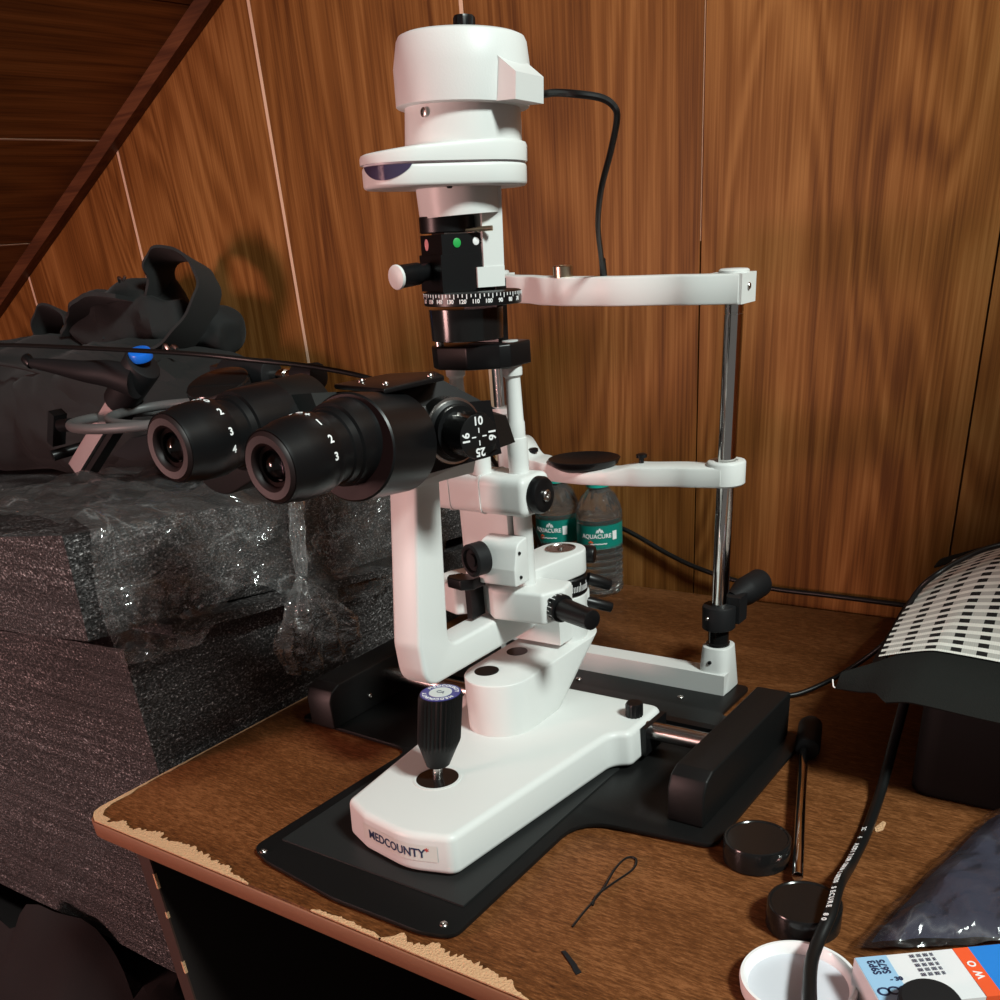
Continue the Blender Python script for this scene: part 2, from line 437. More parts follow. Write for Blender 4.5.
def weave_mat():
    m = mat('black_white_woven_fabric', (.7,.7,.66), .85, spec=.2); N, L, b = nodes(m)
    at = N.new('ShaderNodeUVMap'); at.uv_map = 'weave'
    sp = N.new('ShaderNodeSeparateXYZ'); L.new(at.outputs[0], sp.inputs[0])
    def fr(src, k):
        q = N.new('ShaderNodeMath'); q.operation = 'MULTIPLY'; q.inputs[1].default_value = k; L.new(src, q.inputs[0])
        w = N.new('ShaderNodeMath'); w.operation = 'FRACT'; L.new(q.outputs[0], w.inputs[0]); return w.outputs[0]
    def lt(src, v, op='LESS_THAN'):
        q = N.new('ShaderNodeMath'); q.operation = op; q.inputs[1].default_value = v; L.new(src, q.inputs[0]); return q.outputs[0]
    def mul(a, c):
        q = N.new('ShaderNodeMath'); q.operation = 'MULTIPLY'; L.new(a, q.inputs[0]); L.new(c, q.inputs[1]); return q.outputs[0]
    fx = fr(sp.outputs[0], 1); fy = fr(sp.outputs[1], 1)
    blk = mul(lt(fx, .42), lt(fy, .56)); gry = mul(lt(fx, .42, 'GREATER_THAN'), lt(fy, .56))
    th = N.new('ShaderNodeMath'); th.operation = 'SINE'
    tk = N.new('ShaderNodeMath'); tk.operation = 'MULTIPLY'; tk.inputs[1].default_value = 70; L.new(sp.outputs[0], tk.inputs[0]); L.new(tk.outputs[0], th.inputs[0])
    m1 = N.new('ShaderNodeMixRGB'); m1.inputs[1].default_value = (.70,.70,.65,1); m1.inputs[2].default_value = (.40,.40,.37,1); L.new(gry, m1.inputs[0])
    m2 = N.new('ShaderNodeMixRGB'); m2.inputs[2].default_value = (.012,.012,.012,1); L.new(m1.outputs[0], m2.inputs[1]); L.new(blk, m2.inputs[0])
    L.new(m2.outputs[0], b.inputs['Base Color'])
    u = N.new('ShaderNodeBump'); u.inputs['Strength'].default_value = .25; u.inputs['Distance'].default_value = .0005
    L.new(th.outputs[0], u.inputs['Height']); L.new(u.outputs[0], b.inputs['Normal'])
    return m
M['weave'] = weave_mat()

# ------------------------------------------------------------------ the setting (table top is z = 0, floor z = -0.75)
WY = 1.215
bm = nb()
seams = [-2.73, -2.361, -1.993, -1.625, -1.257, -.89, -.565, -.236, .132, .50, .868, 1.236]
for a, b in zip(seams, seams[1:]):
    g = .0022 if a < -.6 else .0012
    g2 = .0022 if b < -.6 else .0012
    merge(bm, box(a+g, b-g2, WY, WY+.012, -.75, 1.55, .0008, 1))
merge(bm, box(seams[0], seams[-1], WY+.012, WY+.05, -.75, 1.55))
struct('wall_back', bm, M['wall'])
for i, x in enumerate((-1.993, -1.625, -1.257, -.89)):
    struct('trim_%d' % (i+1), box(x-.0028, x+.0028, WY-.0004, WY+.009, .05 if i == 3 else -.5, 1.5), M['seam'])
struct('trim_5', box(-.5665, -.5652, WY+.001, WY+.009, .43, 1.5), M['seam'])
struct('added_shade_wall', box(.40, .46, .655, WY, -.75, .97, .002), M['wall'])  # added out of view to block the lamp from the table's far end
struct('floor', box(-2.73, 1.236, -1.6, WY+.05, -.80, -.75), M['floor'])
# sloping ceiling on the left, boards running towards the camera
sl = .454; u = V((1, 0, sl)).normalized(); nrm = V((-sl, 0, 1)).normalized()
P0 = V((-1.339, 0, .782)); bm = nb()
ss = [-1.30, -.875, -.64+.0, -.328, -.0, .31, .62, .95]
ss = [-1.27, -.955, -.64, -.328, -.015, .30, .61, .95]
for a, b in zip(ss, ss[1:]):
    q = [P0+u*(a+.0012), P0+u*(b-.0012)]
    c = []
    for w in (.0, .012):
        c += [q[0]+nrm*w+V((0,-1.6,0)), q[1]+nrm*w+V((0,-1.6,0)), q[1]+nrm*w+V((0,WY,0)), q[0]+nrm*w+V((0,WY,0))]
    merge(bm, hexa([c[0],c[1],c[2],c[3],c[4],c[5],c[6],c[7]], 1, 1, 1))
a, b = ss[0], ss[-1]; c = []
for w in (.012, .03):
    c += [P0+u*a+nrm*w+V((0,-1.6,0)), P0+u*b+nrm*w+V((0,-1.6,0)), P0+u*b+nrm*w+V((0,WY,0)), P0+u*a+nrm*w+V((0,WY,0))]
merge(bm, hexa(c, 1, 1, 1))
struct('ceiling', bm, M['ceil'])
for i, s in enumerate((-.64, -.328)):
    c = []
    for w in (-.0006, .004):
        c += [P0+u*(s-.0016)+nrm*w+V((0,-1.5,0)), P0+u*(s+.0016)+nrm*w+V((0,-1.5,0)), P0+u*(s+.0016)+nrm*w+V((0,WY-.02,0)), P0+u*(s-.0016)+nrm*w+V((0,WY-.02,0))]
    struct('trim_%d' % (i+6), hexa(c, 1, 1, 1), M['seam'])
c = []
for w in (-.020, .0):
    c += [P0+u*-1.27+nrm*w+V((0,WY-.022,0)), P0+u*.95+nrm*w+V((0,WY-.022,0)), P0+u*.95+nrm*w+V((0,WY-.001,0)), P0+u*-1.27+nrm*w+V((0,WY-.001,0))]
struct('trim_8', bevel_bm(hexa(c, 1, 1, 1), .006, 3), M['trim'])

# ------------------------------------------------------------------ table
T = thing('wooden_table', 'worn brown laminate table with chipped front edge under the eye microscope', 'table', (-.3, .8, -.75))
XL, XR, YF, YB, TH = -.822, .385, .395, 1.207, .020
mk('tabletop', poly(rounded([(XL,YF),(XR,YF),(XR,YB),(XL,YB)], [.022,.02,0,0]), -TH+.0022, 0, .0012, 2), M['top'], T)
mk('edge_band', poly(rounded([(XL-.0012,YF-.0012),(XR,YF-.0012),(XR,YF+.05),(XL+.05,YF+.05),(XL+.05,YB-.3),(XL-.0012,YB-.3)], [.022,0,0,0,0,0]), -TH, -.0022, .0016, 2), M['edge'], T, label='lighter brown rounded edge band')
def chips(x0, x1, wmax, seed):
    rnd = random.Random(seed); n = int(abs(x1-x0)/.0022); top = []; bot = []
    for i in range(n+1):
        t = i/n; x = x0+(x1-x0)*t
        w = wmax*(.45+.55*math.sin(PI*min(1, t*1.1)))*(.55+.6*noise.noise(V((x*60, seed, 0)))+.35*rnd.random())
        w = max(.0008, w)*(min(1, t*12, (1-t)*8)+.05)
        top.append((x, YF+.0006+w)); bot.append((x, YF-.0004))
    return poly(bot+list(reversed(top)), -.0006, .0006)
bmc = chips(-.800, -.585, .017, 3)
mk('worn_patch', bmc, M['chip'], T, label='pale raw patch along the front edge')
mk('worn_patch', merge(chips(-.51, -.435, .006, 8), chips(-.437, -.30, .018, 21)), M['chip'], T, label='pale raw patch along the front edge')
rnd = random.Random(5); pts = []
for i in range(30):
    t = i/29; pts.append((XL-.0002+.0045*max(0, rnd.random()-.35)*(1 if t < .5 else .6)+(.0025 if t < .12 else 0), YF+.02+.30*t))
mk('worn_patch', poly([(XL-.0006, YF+.018)]+pts+[(XL-.0006, YF+.32)], -.0006, .0006), M['chip'], T)
cpts = [(XL-.0008, YF+.03), (XL+.004, YF+.03), (XL+.008, YF+.018), (XL+.016, YF+.010), (XL+.030, YF+.009), (XL+.030, YF-.0006), (XL+.018, YF-.0006), (XL+.0085, YF+.0045), (XL+.0022, YF+.010), (XL-.0006, YF+.02)]
mk('worn_patch', poly(cpts, -.0006, .0007), M['chip'], T)
mk('side_panel', box(-.757, -.739, .4025, 1.19, -.75, -TH, .001), M['inside_shade'], T)
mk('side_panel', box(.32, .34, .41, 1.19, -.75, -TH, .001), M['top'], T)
mk('back_panel', box(-.739, .32, 1.15, 1.168, -.70, -TH), M['inside_shade'], T)
mk('underside_board', box(-.739, .32, .43, 1.15, -TH-.012, -TH), M['inside_shade'], T)
rnd = random.Random(2)
mk('panel_edging', box(-.757, -.7385, .4005, .4025, -.75, -TH, .0005), M['darkedge'], T, label='worn dark brown edging strip')
for i in range(5):
    z = -.035-.055*i-rnd.random()*.01; h = .006+.012*rnd.random()
    mk('worn_patch', box(-.7405, -.7382, .4000, .4030, z-h, z), M['chip'], T)

# ------------------------------------------------------------------ foam beside the table
def jit(c, s=.0): return [V(p) for p in c]
lower = hexa([(-2.30,.484,-.315),(-.832,.490,-.315),(-.832,1.195,-.34),(-2.30,1.195,-.36),
              (-2.30,.48,.040),(-.830,.492,.138),(-.830,1.195,.070),(-2.30,1.195,.045)], 64, 36, 24, .006, 5)
o = mk('foam_block', lower, M['foam'], smooth=True, ang=50)
tag(o, 'large lower block of stacked black packing foam beside the left edge of the table', 'foam block')
o = mk('foam_block', hexa([(-2.30,.47,.047),(-.833,.462,.1555),(-.833,1.19,.086),(-2.30,1.19,.058),
              (-2.30,.47,.141),(-.833,.466,.254),(-.833,1.19,.172),(-2.30,1.19,.159)], 64, 36, 8, .005, 6), M['foam'], ang=50)
tag(o, 'upper block of black packing foam, topmost of the stack, partly covered by clear film', 'foam block')
o = mk('foam_sheet', hexa([(-.95,.525,.1345),(-.800,.530,.1405),(-.800,.85,.1085),(-.95,.85,.104),
              (-.95,.525,.1420),(-.800,.532,.1505),(-.800,.85,.1165),(-.95,.85,.110)], 20, 20, 2, .002, 7), M['foam'], ang=50)
tag(o, 'thin black foam sheet sticking out between the two big foam blocks', 'foam sheet')
# dark heap under the foam
def heap(u, v):
    x = -2.10+1.25*u; y = .30+.86*v
    e = min(1, u*6, (1-u)*7)*min(1, v*5, (1-v)*9)
    z = -.75+(.44+.10*noise.noise(V((x*5, y*6, 1)))*1.0+.05*noise.noise(V((x*16, y*15, 3))))*e**.5
    if y > .47: z = min(z, -.37)
    return V((x+.02*noise.noise(V((u*9, v*9, 7))), y+.03*noise.noise(V((u*8, v*7, 2))), max(z, -.748)))
o = mk('cloth_heap', sheet(70, 60, heap, .004), M['darkcloth'])
tag(o, 'dark crumpled cloth heap on the floor beneath the foam stack', 'cloth')

# clear film over the foam
def foam_z(x, y):      # top of the upper block
    t = (x+1.6)/.767; s = (y-.466)/.724
    return (.195+.059*t)*(1-s)+(.165+.007*t)*s
def film(u, v):
    # u runs across from left to right and down the right side, v from front to back
    y = .475+.50*v+.015*noise.noise(V((u*5, v*5, 0)))
    L = .46; s = u*.60
    xr = -.824
    if s < L:
        x = xr-L+s; z = foam_z(x, y)+.008+.016*abs(noise.noise(V((x*14, y*9, 3))))+.020*max(0, noise.noise(V((x*6, y*22, 8))))
    else:
        d = s-L; x = xr+.006+.010*abs(noise.noise(V((d*18, y*26, 4))))+.004; z = foam_z(xr, y)+.006-d*(.9+.55*noise.noise(V((0, y*7, 5))))
        z = max(z, foam_z(xr, y)-.125)
    w = V((x, y, z))
    k = abs(noise.noise(V((x*9+y*4, y*9, z*9))))
    out = V((0,0,1)) if s < L else V((1,0,.1))
    return w + out*(.020*max(0, .28-k)*1.2+.004*abs(noise.noise(w*34))+.0025*abs(noise.noise(w*75))) + noise.noise_vector(w*26)*.003
o = mk('plastic_film', sheet(120, 80, film), M['film'], smooth=False)
tag(o, 'crinkled clear plastic film spread over the top and right side of the upper foam block', 'plastic film')
def tail(u, v):
    # narrow twisted neck that fans out below
    w = .010+.004*math.sin(v*9) if v < .42 else .010+.062*min(1, (v-.42)/.35)
    tw = 2.4*v if v < .42 else 1.0
    cx_, cy_, cz_ = -.800+.010*math.sin(PI*v), .722-.022*math.sin(v*3.3), .232-.195*v
    h = (u-.5)*2
    x = cx_+.5*w*h*math.sin(tw)*(.5 if v < .42 else .10)+.006*math.sin(u*23+v*6)*min(1, v*2)+.004*noise.noise(V((u*7, v*12, 0)))
    y = cy_+w*h*(math.cos(tw) if v < .42 else .85)
    return V((max(x, -.826+.004), y, cz_+.010*abs(h)**2*(1 if v > .8 else 0)+.008*noise.noise(V((u*9, v*5, 2)))*v))
o = mk('plastic_film', sheet(30, 60, tail), M['filmtail'], smooth=False)
tag(o, 'gathered twisted end of clear film hanging down the side of the foam', 'plastic film')

# ------------------------------------------------------------------ the slit lamp
def lean(root, c, deg, sh=(0,0,0)):
    """lean a finished part (and its sub-parts) about the point c, as the hinged tower leans"""
    Mx = Matrix.Translation(V(c)+V(sh)) @ Matrix.Rotation(math.radians(deg), 4, V((.594,-.804,0))) @ Matrix.Translation(-V(c))
    def rec(o):
        org = V((0,0,0)); q = o.parent
        while q is not None: org += q.location; q = q.parent
        o.data.transform(Matrix.Translation(-org) @ Mx @ Matrix.Translation(org))
        for ch in o.children: rec(ch)
    rec(root)
S = thing('slit_lamp', 'white and black slit lamp eye microscope with chin rest and joystick on the table', 'slit lamp', (-.517, .75, 0))
W, K = M['white'], M['black']
def screw(p, parent, r=.0035, d=(0,0,1), m='steel'):
    return mk('screw', lathe([(r,0),(r,.0008),(r*.8,.0016),(r*.4,.0018),(r*.35,.0008)], p, d, 16), M[m], parent)

# board
b0 = mk('base_board', poly(rounded([(-.618,.432),(-.59,.422),(-.50,.411),(-.41,.412),(-.383,.420),(-.386,.607),(-.266,.622),(-.268,.845),(-.362,.850),(-.362,.930),(-.690,.930),(-.690,.85),(-.776,.85),(-.776,.648),(-.612,.642)],
      [.015,.03,.08,.03,.016,.035,.012,.03,.01,.01,.01,.01,.02,.008,.02]), .0018, .0062, .0008, 2), M['plate'], S)
mk('slide_pad', box(-.601, -.398, .452, .70, .0062, .0078, .0004, 1), M['pad'], b0, label='slightly lighter raised grey pad')
for p in ((-.603,.431), (-.398,.427), (-.545,.868), (-.418,.872)): screw((p[0], p[1], .0062), b0)
for p in ((-.56,.47), (-.45,.47), (-.70,.8), (-.33,.66), (-.56,.85), (-.40,.9)):
    mk('rubber_foot', rod((p[0],p[1],0), (p[0],p[1],.002), .008), M['rubber'], b0)
# rails
for (xa, xb) in ((-.318, -.284), (-.752, -.716)):
    z1 = .054
    outl = [(.640,.0062), (.640,z1-.016), (.646,z1-.005), (.657,z1), (.835,z1), (.835,.0062)]
    c = mk('rail_cover', prof_x(rounded(outl, [0,0,.004,.004,.004,0]), xa, xb, .0022, 3), M['blackmatte'], S)
    screw((xb-.002 if xa > -.5 else xb+.0005, .70, .022), c, .003, (1,0,0))
for zz in (.034,):
    mk('axle', rod((-.72,.738,zz), (-.31,.738,zz), .0088), M['steel'], S)
mk('toothed_rail', box(-.716, -.318, .79, .80, .0062, .020, .001), M['black'], S)

# sliding base
def outline(front, shr=0):
    s = shr
    return rounded([(-.548+s,.486+s),(-.518,.4735+s),(-.466,.465+s),(-.424-s,.478+s),(-.402-s,.694),(-.386-s,.704),(-.386-s,.772-s),(-.590+s,.772-s),(-.590+s,.704),(-.574+s,.694)],
                   [.008,.03,.06,.012,.02,.010,.012,.012,.010,.02], 10)
sb = mk('sliding_base', poly(outline(0), .0095, .0460, .0058, 5, top=outline(0, .002)), W, S)
mk('stick_well', lathe([(.0215,0),(.0215,.0012),(.019,.0012),(.019,.0004)], (-.4975,.552,.0454), n=40), M['white'], sb)
mk('well_hole', rod((-.4975,.552,.0455), (-.4975,.552,.0463), .0190), M['blackgloss'], sb, label='dark round opening around the joystick')
fd = V((-.012,.0-1,.0))
# sticker and lettering on the front face of the base
from mathutils.bvhtree import BVHTree
_bm = nb(); _bm.from_mesh(sb.data); _off = S.location.copy(); _bvh = BVHTree.FromBMesh(_bm)
def onfront(bm, off):
    """lay flat artwork (x, height) on the curved front wall of the base"""
    for v in bm.verts:
        h = _bvh.ray_cast(V((v.co.x, .30, v.co.z))-_off, V((0,1,0)))
        v.co.y = (h[0].y+_off.y if h[0] is not None else .47)-off-v.co.y
    return bm
g = sheet(24, 3, lambda u, v: V((-.5195+.081*u, 0, .0215+.0150*v)))
mk('brand_sticker', onfront(g, .0004), M['stickr'], sb, label='translucent grey sticker with the maker lettering')
t = text('MEDCOUNTY', .0112, .00005, .0002)
for v in t.verts: v.co = V((-.4800+v.co.x*.90, -v.co.z, .0285+v.co.y))
mk('lettering', onfront(t, .0007), M['ink'], sb)
t = text('*', .008, .00005, .0001)
for v in t.verts: v.co = V((-.4470+v.co.x, -v.co.z, .0310+v.co.y))
mk('lettering', onfront(t, .0007), M['red'], sb, label='small red mark')
_bm.free()
lk = mk('locking_knob', lathe([(.0085,0),(.0085,.012),(.0075,.0135),(.0,.0137)], (-.402,.738,.0462), n=28, flute=(0,.012,.1)), K, S)
mk('rod_bush', box(-.3865, -.381, .722, .764, .014, .043, .001), K, sb)

# joystick
jx, jy = -.4985, .558
js = mk('joystick', lathe([(.0085,.060),(.0105,.0605),(.0165,.0775),(.0188,.0835),(.0190,.0845),(.0190,.1255),(.0180,.1275),(.0,.1277)], (jx,jy,0), n=60, flute=(.080,.1256,.09)), M['blackmatte'], S)
for o_ in (js,): pass
mk('joystick_shaft', rod((jx,jy,.040), (jx,jy,.062), .0045), M['steel'], js)
mk('joystick_label', lathe([(.0172,0),(.0172,.0005),(.010,.0005)], (jx,jy,.1276), n=40), M['blue'], js, label='navy ring label with white letters')
mk('joystick_label', lathe([(.0098,0),(.0098,.0009)], (jx,jy,.1276), n=40), M['silverlabel'], js, label='silver round centre of the label')
def ring_text(s, size, c, r, a0, z, step):
    bm = nb()
    for i, ch in enumerate(s):
        if ch == ' ': continue
        t = text(ch, size, .0001, .0001); a = a0-i*step
        t.transform(Matrix.Translation((c[0]+r*math.cos(a), c[1]+r*math.sin(a), z)) @ Matrix.Rotation(a-PI/2, 4, 'Z')); merge(bm, t)
    return bm
mk('lettering', ring_text('MEDCOUNTY  MEDCOUNTY  ', .0050, (jx,jy), .0136, 2.9, .1283, 2*PI/22), M['paint'], js)
t = text('CA', .006, .0001); t.transform(Matrix.Translation((jx, jy, .1287))); mk('lettering', t, M['ink'], js)

for o_ in [js]+list(js.children):
    for v in o_.data.vertices:
        z = v.co.z; k = (z-.045)/.083; v.co.x += .0010+.0105*k; v.co.y -= .006*(1-k)
# pedestal
bot = rounded([(-.536,.700),(-.536,.648),(-.474,.648),(-.474,.715)], [.012,.03,.03,.012], 10)
def ped():
    def outl(yb, w, rf, yf=.638, xc=-.5095):
        o = []
        for i in range(17):
            a = PI+PI*i/16; o.append((xc+w*math.cos(a), yf+rf+rf*math.sin(a)))
        for i in range(17):
            a = PI*i/16; o.append((xc+w*math.cos(a), yb-w+w*math.sin(a)))
        return o
    return poly(outl(.745, .034, .034), .0445, .098, .003, 3, top=outl(.822, .034, .034))
pd = mk('pedestal', ped(), W, S)
for (x, y, r) in ((-.5225,.669,.0118), (-.5235,.722,.0105)):
    mk('round_plug', lathe([(r,0),(r,.0006),(r*.3,.0007)], (x,y,.0979), n=32), K, pd, label='black plastic round plug')

# microscope arm
armo = rounded([(.590,.296),(.567,.160),(.570,.120),(.800,.118),(.800,.147),(.606,.148),(.620,.296)], [0,.03,.034,0,0,.014,0], 9)
arm = mk('microscope_arm', prof_x(armo, -.5420, -.5120, .0035, 3), W, S)
mk('arm_bridge', bevel_bm(hexa([(-.545,.560,.290),(-.508,.556,.290),(-.494,.640,.289),(-.535,.640,.289),(-.545,.560,.298),(-.508,.556,.298),(-.490,.640,.3005),(-.535,.640,.3005)], 1,1,1), .001), W, arm)

# pivot column
px_, py_ = -.504, .780
pv = mk('pivot_drum', lathe([(.0235,.098),(.0240,.101),(.0240,.142),(.0225,.144)], (px_,py_,0), n=48), W, S)
mk('arm_joint', box(-.5420, -.485, .742, .80, .103, .147, .004, 3), W, pv)
sc = mk('angle_scale', lathe([(.0248,.1445),(.0252,.146),(.0252,.160),(.0240,.1615)], (px_,py_,0), n=64), K, S, label='black drum with white scale marks')
bm = nb()
for i in range(22):
    a = math.radians(-80+i*4.5); h = .0055 if i % 5 else .0085
    q = box(-.0003, .0003, -.0002, .0002, 0, h)
    q.transform(Matrix.Translation((px_+.0253*math.cos(a), py_+.0253*math.sin(a), .1485)) @ Matrix.Rotation(a-PI/2, 4, 'Z')); merge(bm, q)
mk('scale_marks', bm, M['paint'], sc)
def hull2(c1, r1, c2, r2, n=24):
    c1 = V(c1); c2 = V(c2); d = c2-c1; L = d.length; a = math.atan2(d.y, d.x); be = math.acos(max(-1,min(1,(r1-r2)/L)))
    o = []
    for i in range(n+1):
        t = a+be+(2*PI-2*be)*i/n; o.append((c1.x+r1*math.cos(t), c1.y+r1*math.sin(t)))
    for i in range(n+1):
        t = a-be+2*be*i/n; o.append((c2.x+r2*math.cos(t), c2.y+r2*math.sin(t)))
    return o
ia = mk('lamp_arm', poly(hull2((px_,py_),.0245,(-.512,.712),.022), .163, .1865, .002, 3), W, S)
mk('pivot_cap', merge(lathe([(.0150,0),(.0152,.0008),(.0135,.0010),(.0130,.0002),(.0040,.0001)], (px_,py_,.1866), n=40), rod((px_,py_,.186),(px_,py_,.1885), .0028)), M['steel'], ia)
mk('clamp_knob', rod((px_+.018,py_+.018,.1540),(px_+.0335,py_+.036,.1430), .0062, .0058, bev=.001), K, ia)
mk('clamp_knob', rod((px_+.015,py_+.018,.1300),(px_+.0345,py_+.037,.1195), .0056, .0052, bev=.001), K, ia)
mk('clamp_knob', rod((px_+.012,py_+.020,.1770),(px_+.0245,py_+.024,.1765), .0090, .0085, bev=.0015), K, ia)

# lower slit block
lb = mk('slit_block', poly(rounded([(-.534,.690),(-.512,.674),(-.460,.678),(-.450,.700),(-.455,.722),(-.534,.722)], .005), .149, .178, .003, 3), W, S)
screw((-.456,.684,.172), lb, .0015, (.8,-.6,0), 'black')
kd = V((.93,-.36,0)); k0 = V((-.455,.694,.1625))
sk = mk('slit_width_knob', rod(k0+kd*.010, k0+kd*.051, .0100, .0090, 28, .0012, .08), K, lb)
dr = mk('knob_scale', rod(k0-kd*.003, k0+kd*.009, .0125, n=40, bev=.0008), K, lb, label='black ring with white scale marks')
bm = nb()
for i in range(20):
    a = 2*PI*i/20
    q = box(-.0003,.0003,-.0002,.0002,.0015,.0045 if i % 2 else .0075)
    q.transform(Matrix.Translation(k0) @ frame_to(kd) @ Matrix.Rotation(a,4,'Z') @ Matrix.Translation((0,.0126,0))); merge(bm, q)
mk('scale_marks', bm, M['paint'], lb)
# centre block with focusing knob
cb = mk('centre_plate', box(-.548, -.500, .690, .712, .178, .244, .002), W, S)
mk('knob_mount', prof_x(rounded([(.690,.185),(.668,.185),(.668,.200),(.674,.222),(.690,.2245)], [0,.002,.003,.010,0]), -.5205, -.4800, .002), W, cb)
for z_ in (.2135, .192): screw((-.4802,.676,z_), cb, .0016, (1,0,0), 'black')
kf = V((-.30,-.954,0)); p0 = V((-.5145,.670,.2085))
mk('focus_knob', lathe([(.009,0),(.0145,.001),(.0145,.014),(.0125,.0155),(.0105,.0150),(.0095,.0120),(.0060,.0118),(.0055,.0135),(.0,.0136)], p0, kf, 36), M['rubber'], cb)
# hook and rounded pink-lit mirror guard
gd = mk('tilt_guard', poly(rounded([(-.580,.700),(-.582,.685),(-.568,.668),(-.545,.660),(-.531,.672),(-.531,.716),(-.570,.716)], [.008,.012,.010,.006,.003,.004,.008]), .153, .181, .004, 3), W, S)
mk('locking_lever', poly(rounded([(-.552,.664),(-.548,.656),(-.530,.652),(-.520,.658),(-.518,.676),(-.530,.676),(-.541,.670)], .003), .181, .1905, .0012), K, gd)
mk('friction_band', box(-.535, -.529, .664, .684, .150, .184, .001), K, gd)

# support columns
for x, nm in ((-.4905, 'R'), (-.5495, 'L')):
    c = mk('support_column', lathe([(.0084,.165),(.0084,.245),(.0088,.246),(.0088,.303),(.0085,.305),(.0075,.3055),(.0075,.317),(.0068,.319),(.0062,.352),(.0082,.354),(.0084,.359),(.0082,.3625)], (x,.70,0), n=32), W, S)

# tilt block
c0 = Matrix.Translation((-.5250,.699,.2600)) @ Matrix.Rotation(math.radians(-4), 4, 'Z')
bm = poly(rounded([(-.0200,-.0168),(.0200,-.0168),(.0200,.0168),(-.0200,.0168)], .0085, 6), -.060, .055, .0055, 4)
bm.transform(c0 @ Matrix(((0,0,1,0),(1,0,0,0),(0,1,0,0),(0,0,0,1))))
tb = mk('tilt_block', bm, W, S)
for xx in (-.030, .006):
    q = poly(rounded([(-.0208,-.0176),(.0208,-.0176),(.0208,.0176),(-.0208,.0176)], .009), -.0012, .0012)
    q.transform(c0 @ Matrix.Translation((xx,0,0)) @ Matrix(((0,0,1,0),(1,0,0,0),(0,1,0,0),(0,0,0,1)))); mk('clamp_ring', q, W, tb)
kd2 = (c0.to_3x3() @ V((1,0,0))).normalized(); kp = c0 @ V((.0545,0,0))
mk('scope_stub', rod((-.523,.690,.2760),(-.523,.690,.3050), .0085), W, tb)
tk = mk('tilt_knob', lathe([(.0145,0),(.0155,.001),(.0155,.006),(.0140,.0085),(.011,.0095),(0,.0095)], kp, kd2, 40), K, tb)
mk('knob_screw', lathe([(.0050,.009),(.0050,.0115),(.0042,.0125),(.002,.0125),(.0018,.011)], kp, kd2, 20), M['steel'], tb)

# bracket above the columns
e1 = V((.87,-.493,0)); e3 = V((.493,.87,0)); A0 = V((-.517,.70,0))
def loc(a, b, z): return A0+e1*a+e3*b+V((0,0,z))
bk = mk('tower_bracket', poly(rounded([(-.5600,.708),(-.5600,.684),(-.545,.672),(-.512,.668),(-.486,.678),(-.4800,.685),(-.4800,.714),(-.495,.720),(-.545,.720)], .003), .3615, .379, .0015), K, S)
mk('column_plug', lathe([(.0065,0),(.0065,.0008),(.003,.001)], (-.4905,.700,.3790), n=24), M['silverlabel'], bk)
mk('guide_pin', rod((-.549,.682,.379),(-.549,.682,.388), .0035), M['steel'], bk)
cy = mk('tower_cylinder', lathe([(.0285,.383),(.0292,.3835),(.0300,.4060)], (-.519,.688,0), n=48), M['blackgloss'], S)
mk('tower_back_post', box(-.530, -.497, .700, .714, .380, .425, .003), K, cy)
rc = (-.517, .690)
rg = mk('rotation_ring', lathe([(.0380,.4080),(.0390,.4085),(.0390,.4168),(.0375,.4175)], (*rc,0), n=72), K, S, label='black ring with white degree scale')
bm = nb()
for i in range(72):
    a = 2*PI*i/72; h = .0022 if i % 3 else .0034
    q = box(-.00035,.00035,-.0002,.0002,0,h); q.transform(Matrix.Translation((rc[0]+.03905*math.cos(a), rc[1]+.03905*math.sin(a), .4167-h)) @ Matrix.Rotation(a-PI/2,4,'Z')); merge(bm, q)
mk('scale_marks', bm, M['paint'], rg)
bm = nb()
for i, s in enumerate(('160','150','140','130','120','110','100','90','80','70')):
    merge(bm, wrap_text(s, .0040, rc, .0390, math.radians(-125+i*15), .4115, bold=.0001))
mk('scale_numbers', bm, M['paint'], rg)
def hlg(a0, a1, b0_, b1_, z0, z1, bev=.001):
    """block in the turned frame of the lamp tower"""
    q = box(a0,a1,b0_,b1_,z0,z1,bev)
    Mx = Matrix((( e1.x, e3.x, 0, A0.x),(e1.y, e3.y, 0, A0.y),(0,0,1,0),(0,0,0,1)))
    q.transform(Mx); return q
fb = mk('slit_mechanism', merge(hlg(-.030,.0155,-.037,-.004,.4185,.4440), hlg(-.030,.0140,-.035,-.003,.4440,.4575,.0008)), K, S)
mk('neck_disc', lathe([(.0205,.4585),(.0215,.4592),(.0215,.4695),(.0200,.4700)], loc(-.006,-.0215,0), n=40), K, fb)
mk('filter_stage', hlg(-.018,.008,-.030,-.004,.4575,.4612,.0003), M['steel'], fb)
mk('filter_lever', merge(rod(loc(.006,-.026,.4592), loc(.024,.002,.4600), .0011), rod(loc(.017,-.006,.4598), loc(.025,.003,.4600), .0018)), M['brass'], fb)
def dot(a, b, z, r, m, d=e1, nm='marker_dot', l=None): return mk(nm, lathe([(r,0),(r,.0005),(r*.8,.0007)], loc(a,b,z), d, 20), M[m], fb, label=l)
dot(.0140,-.0225,.4515,.0032,'green', l='green round marker')
dot(.0140,-.0065,.4520,.0027,'paint', l='white round marker')
dot(-.016,-.0352,.4510,.0040,'pinkdot', -e3, l='pale pink round marker')
screw(loc(.0140,-.0010,.4518), fb, .0018, e1); screw(loc(.0155,-.0035,.4235), fb, .0022, e1)
kn = V((-.10,-.98,-.06)).normalized(); ks = loc(-.011,-.034,.4330)
h = mk('slit_rotation_handle', merge(rod(ks, ks+kn*.016, .0062, .0062, 24), rod(ks+kn*.016, ks+kn*.038, .0078, .0080, 36, .0008, .07)), K, fb)
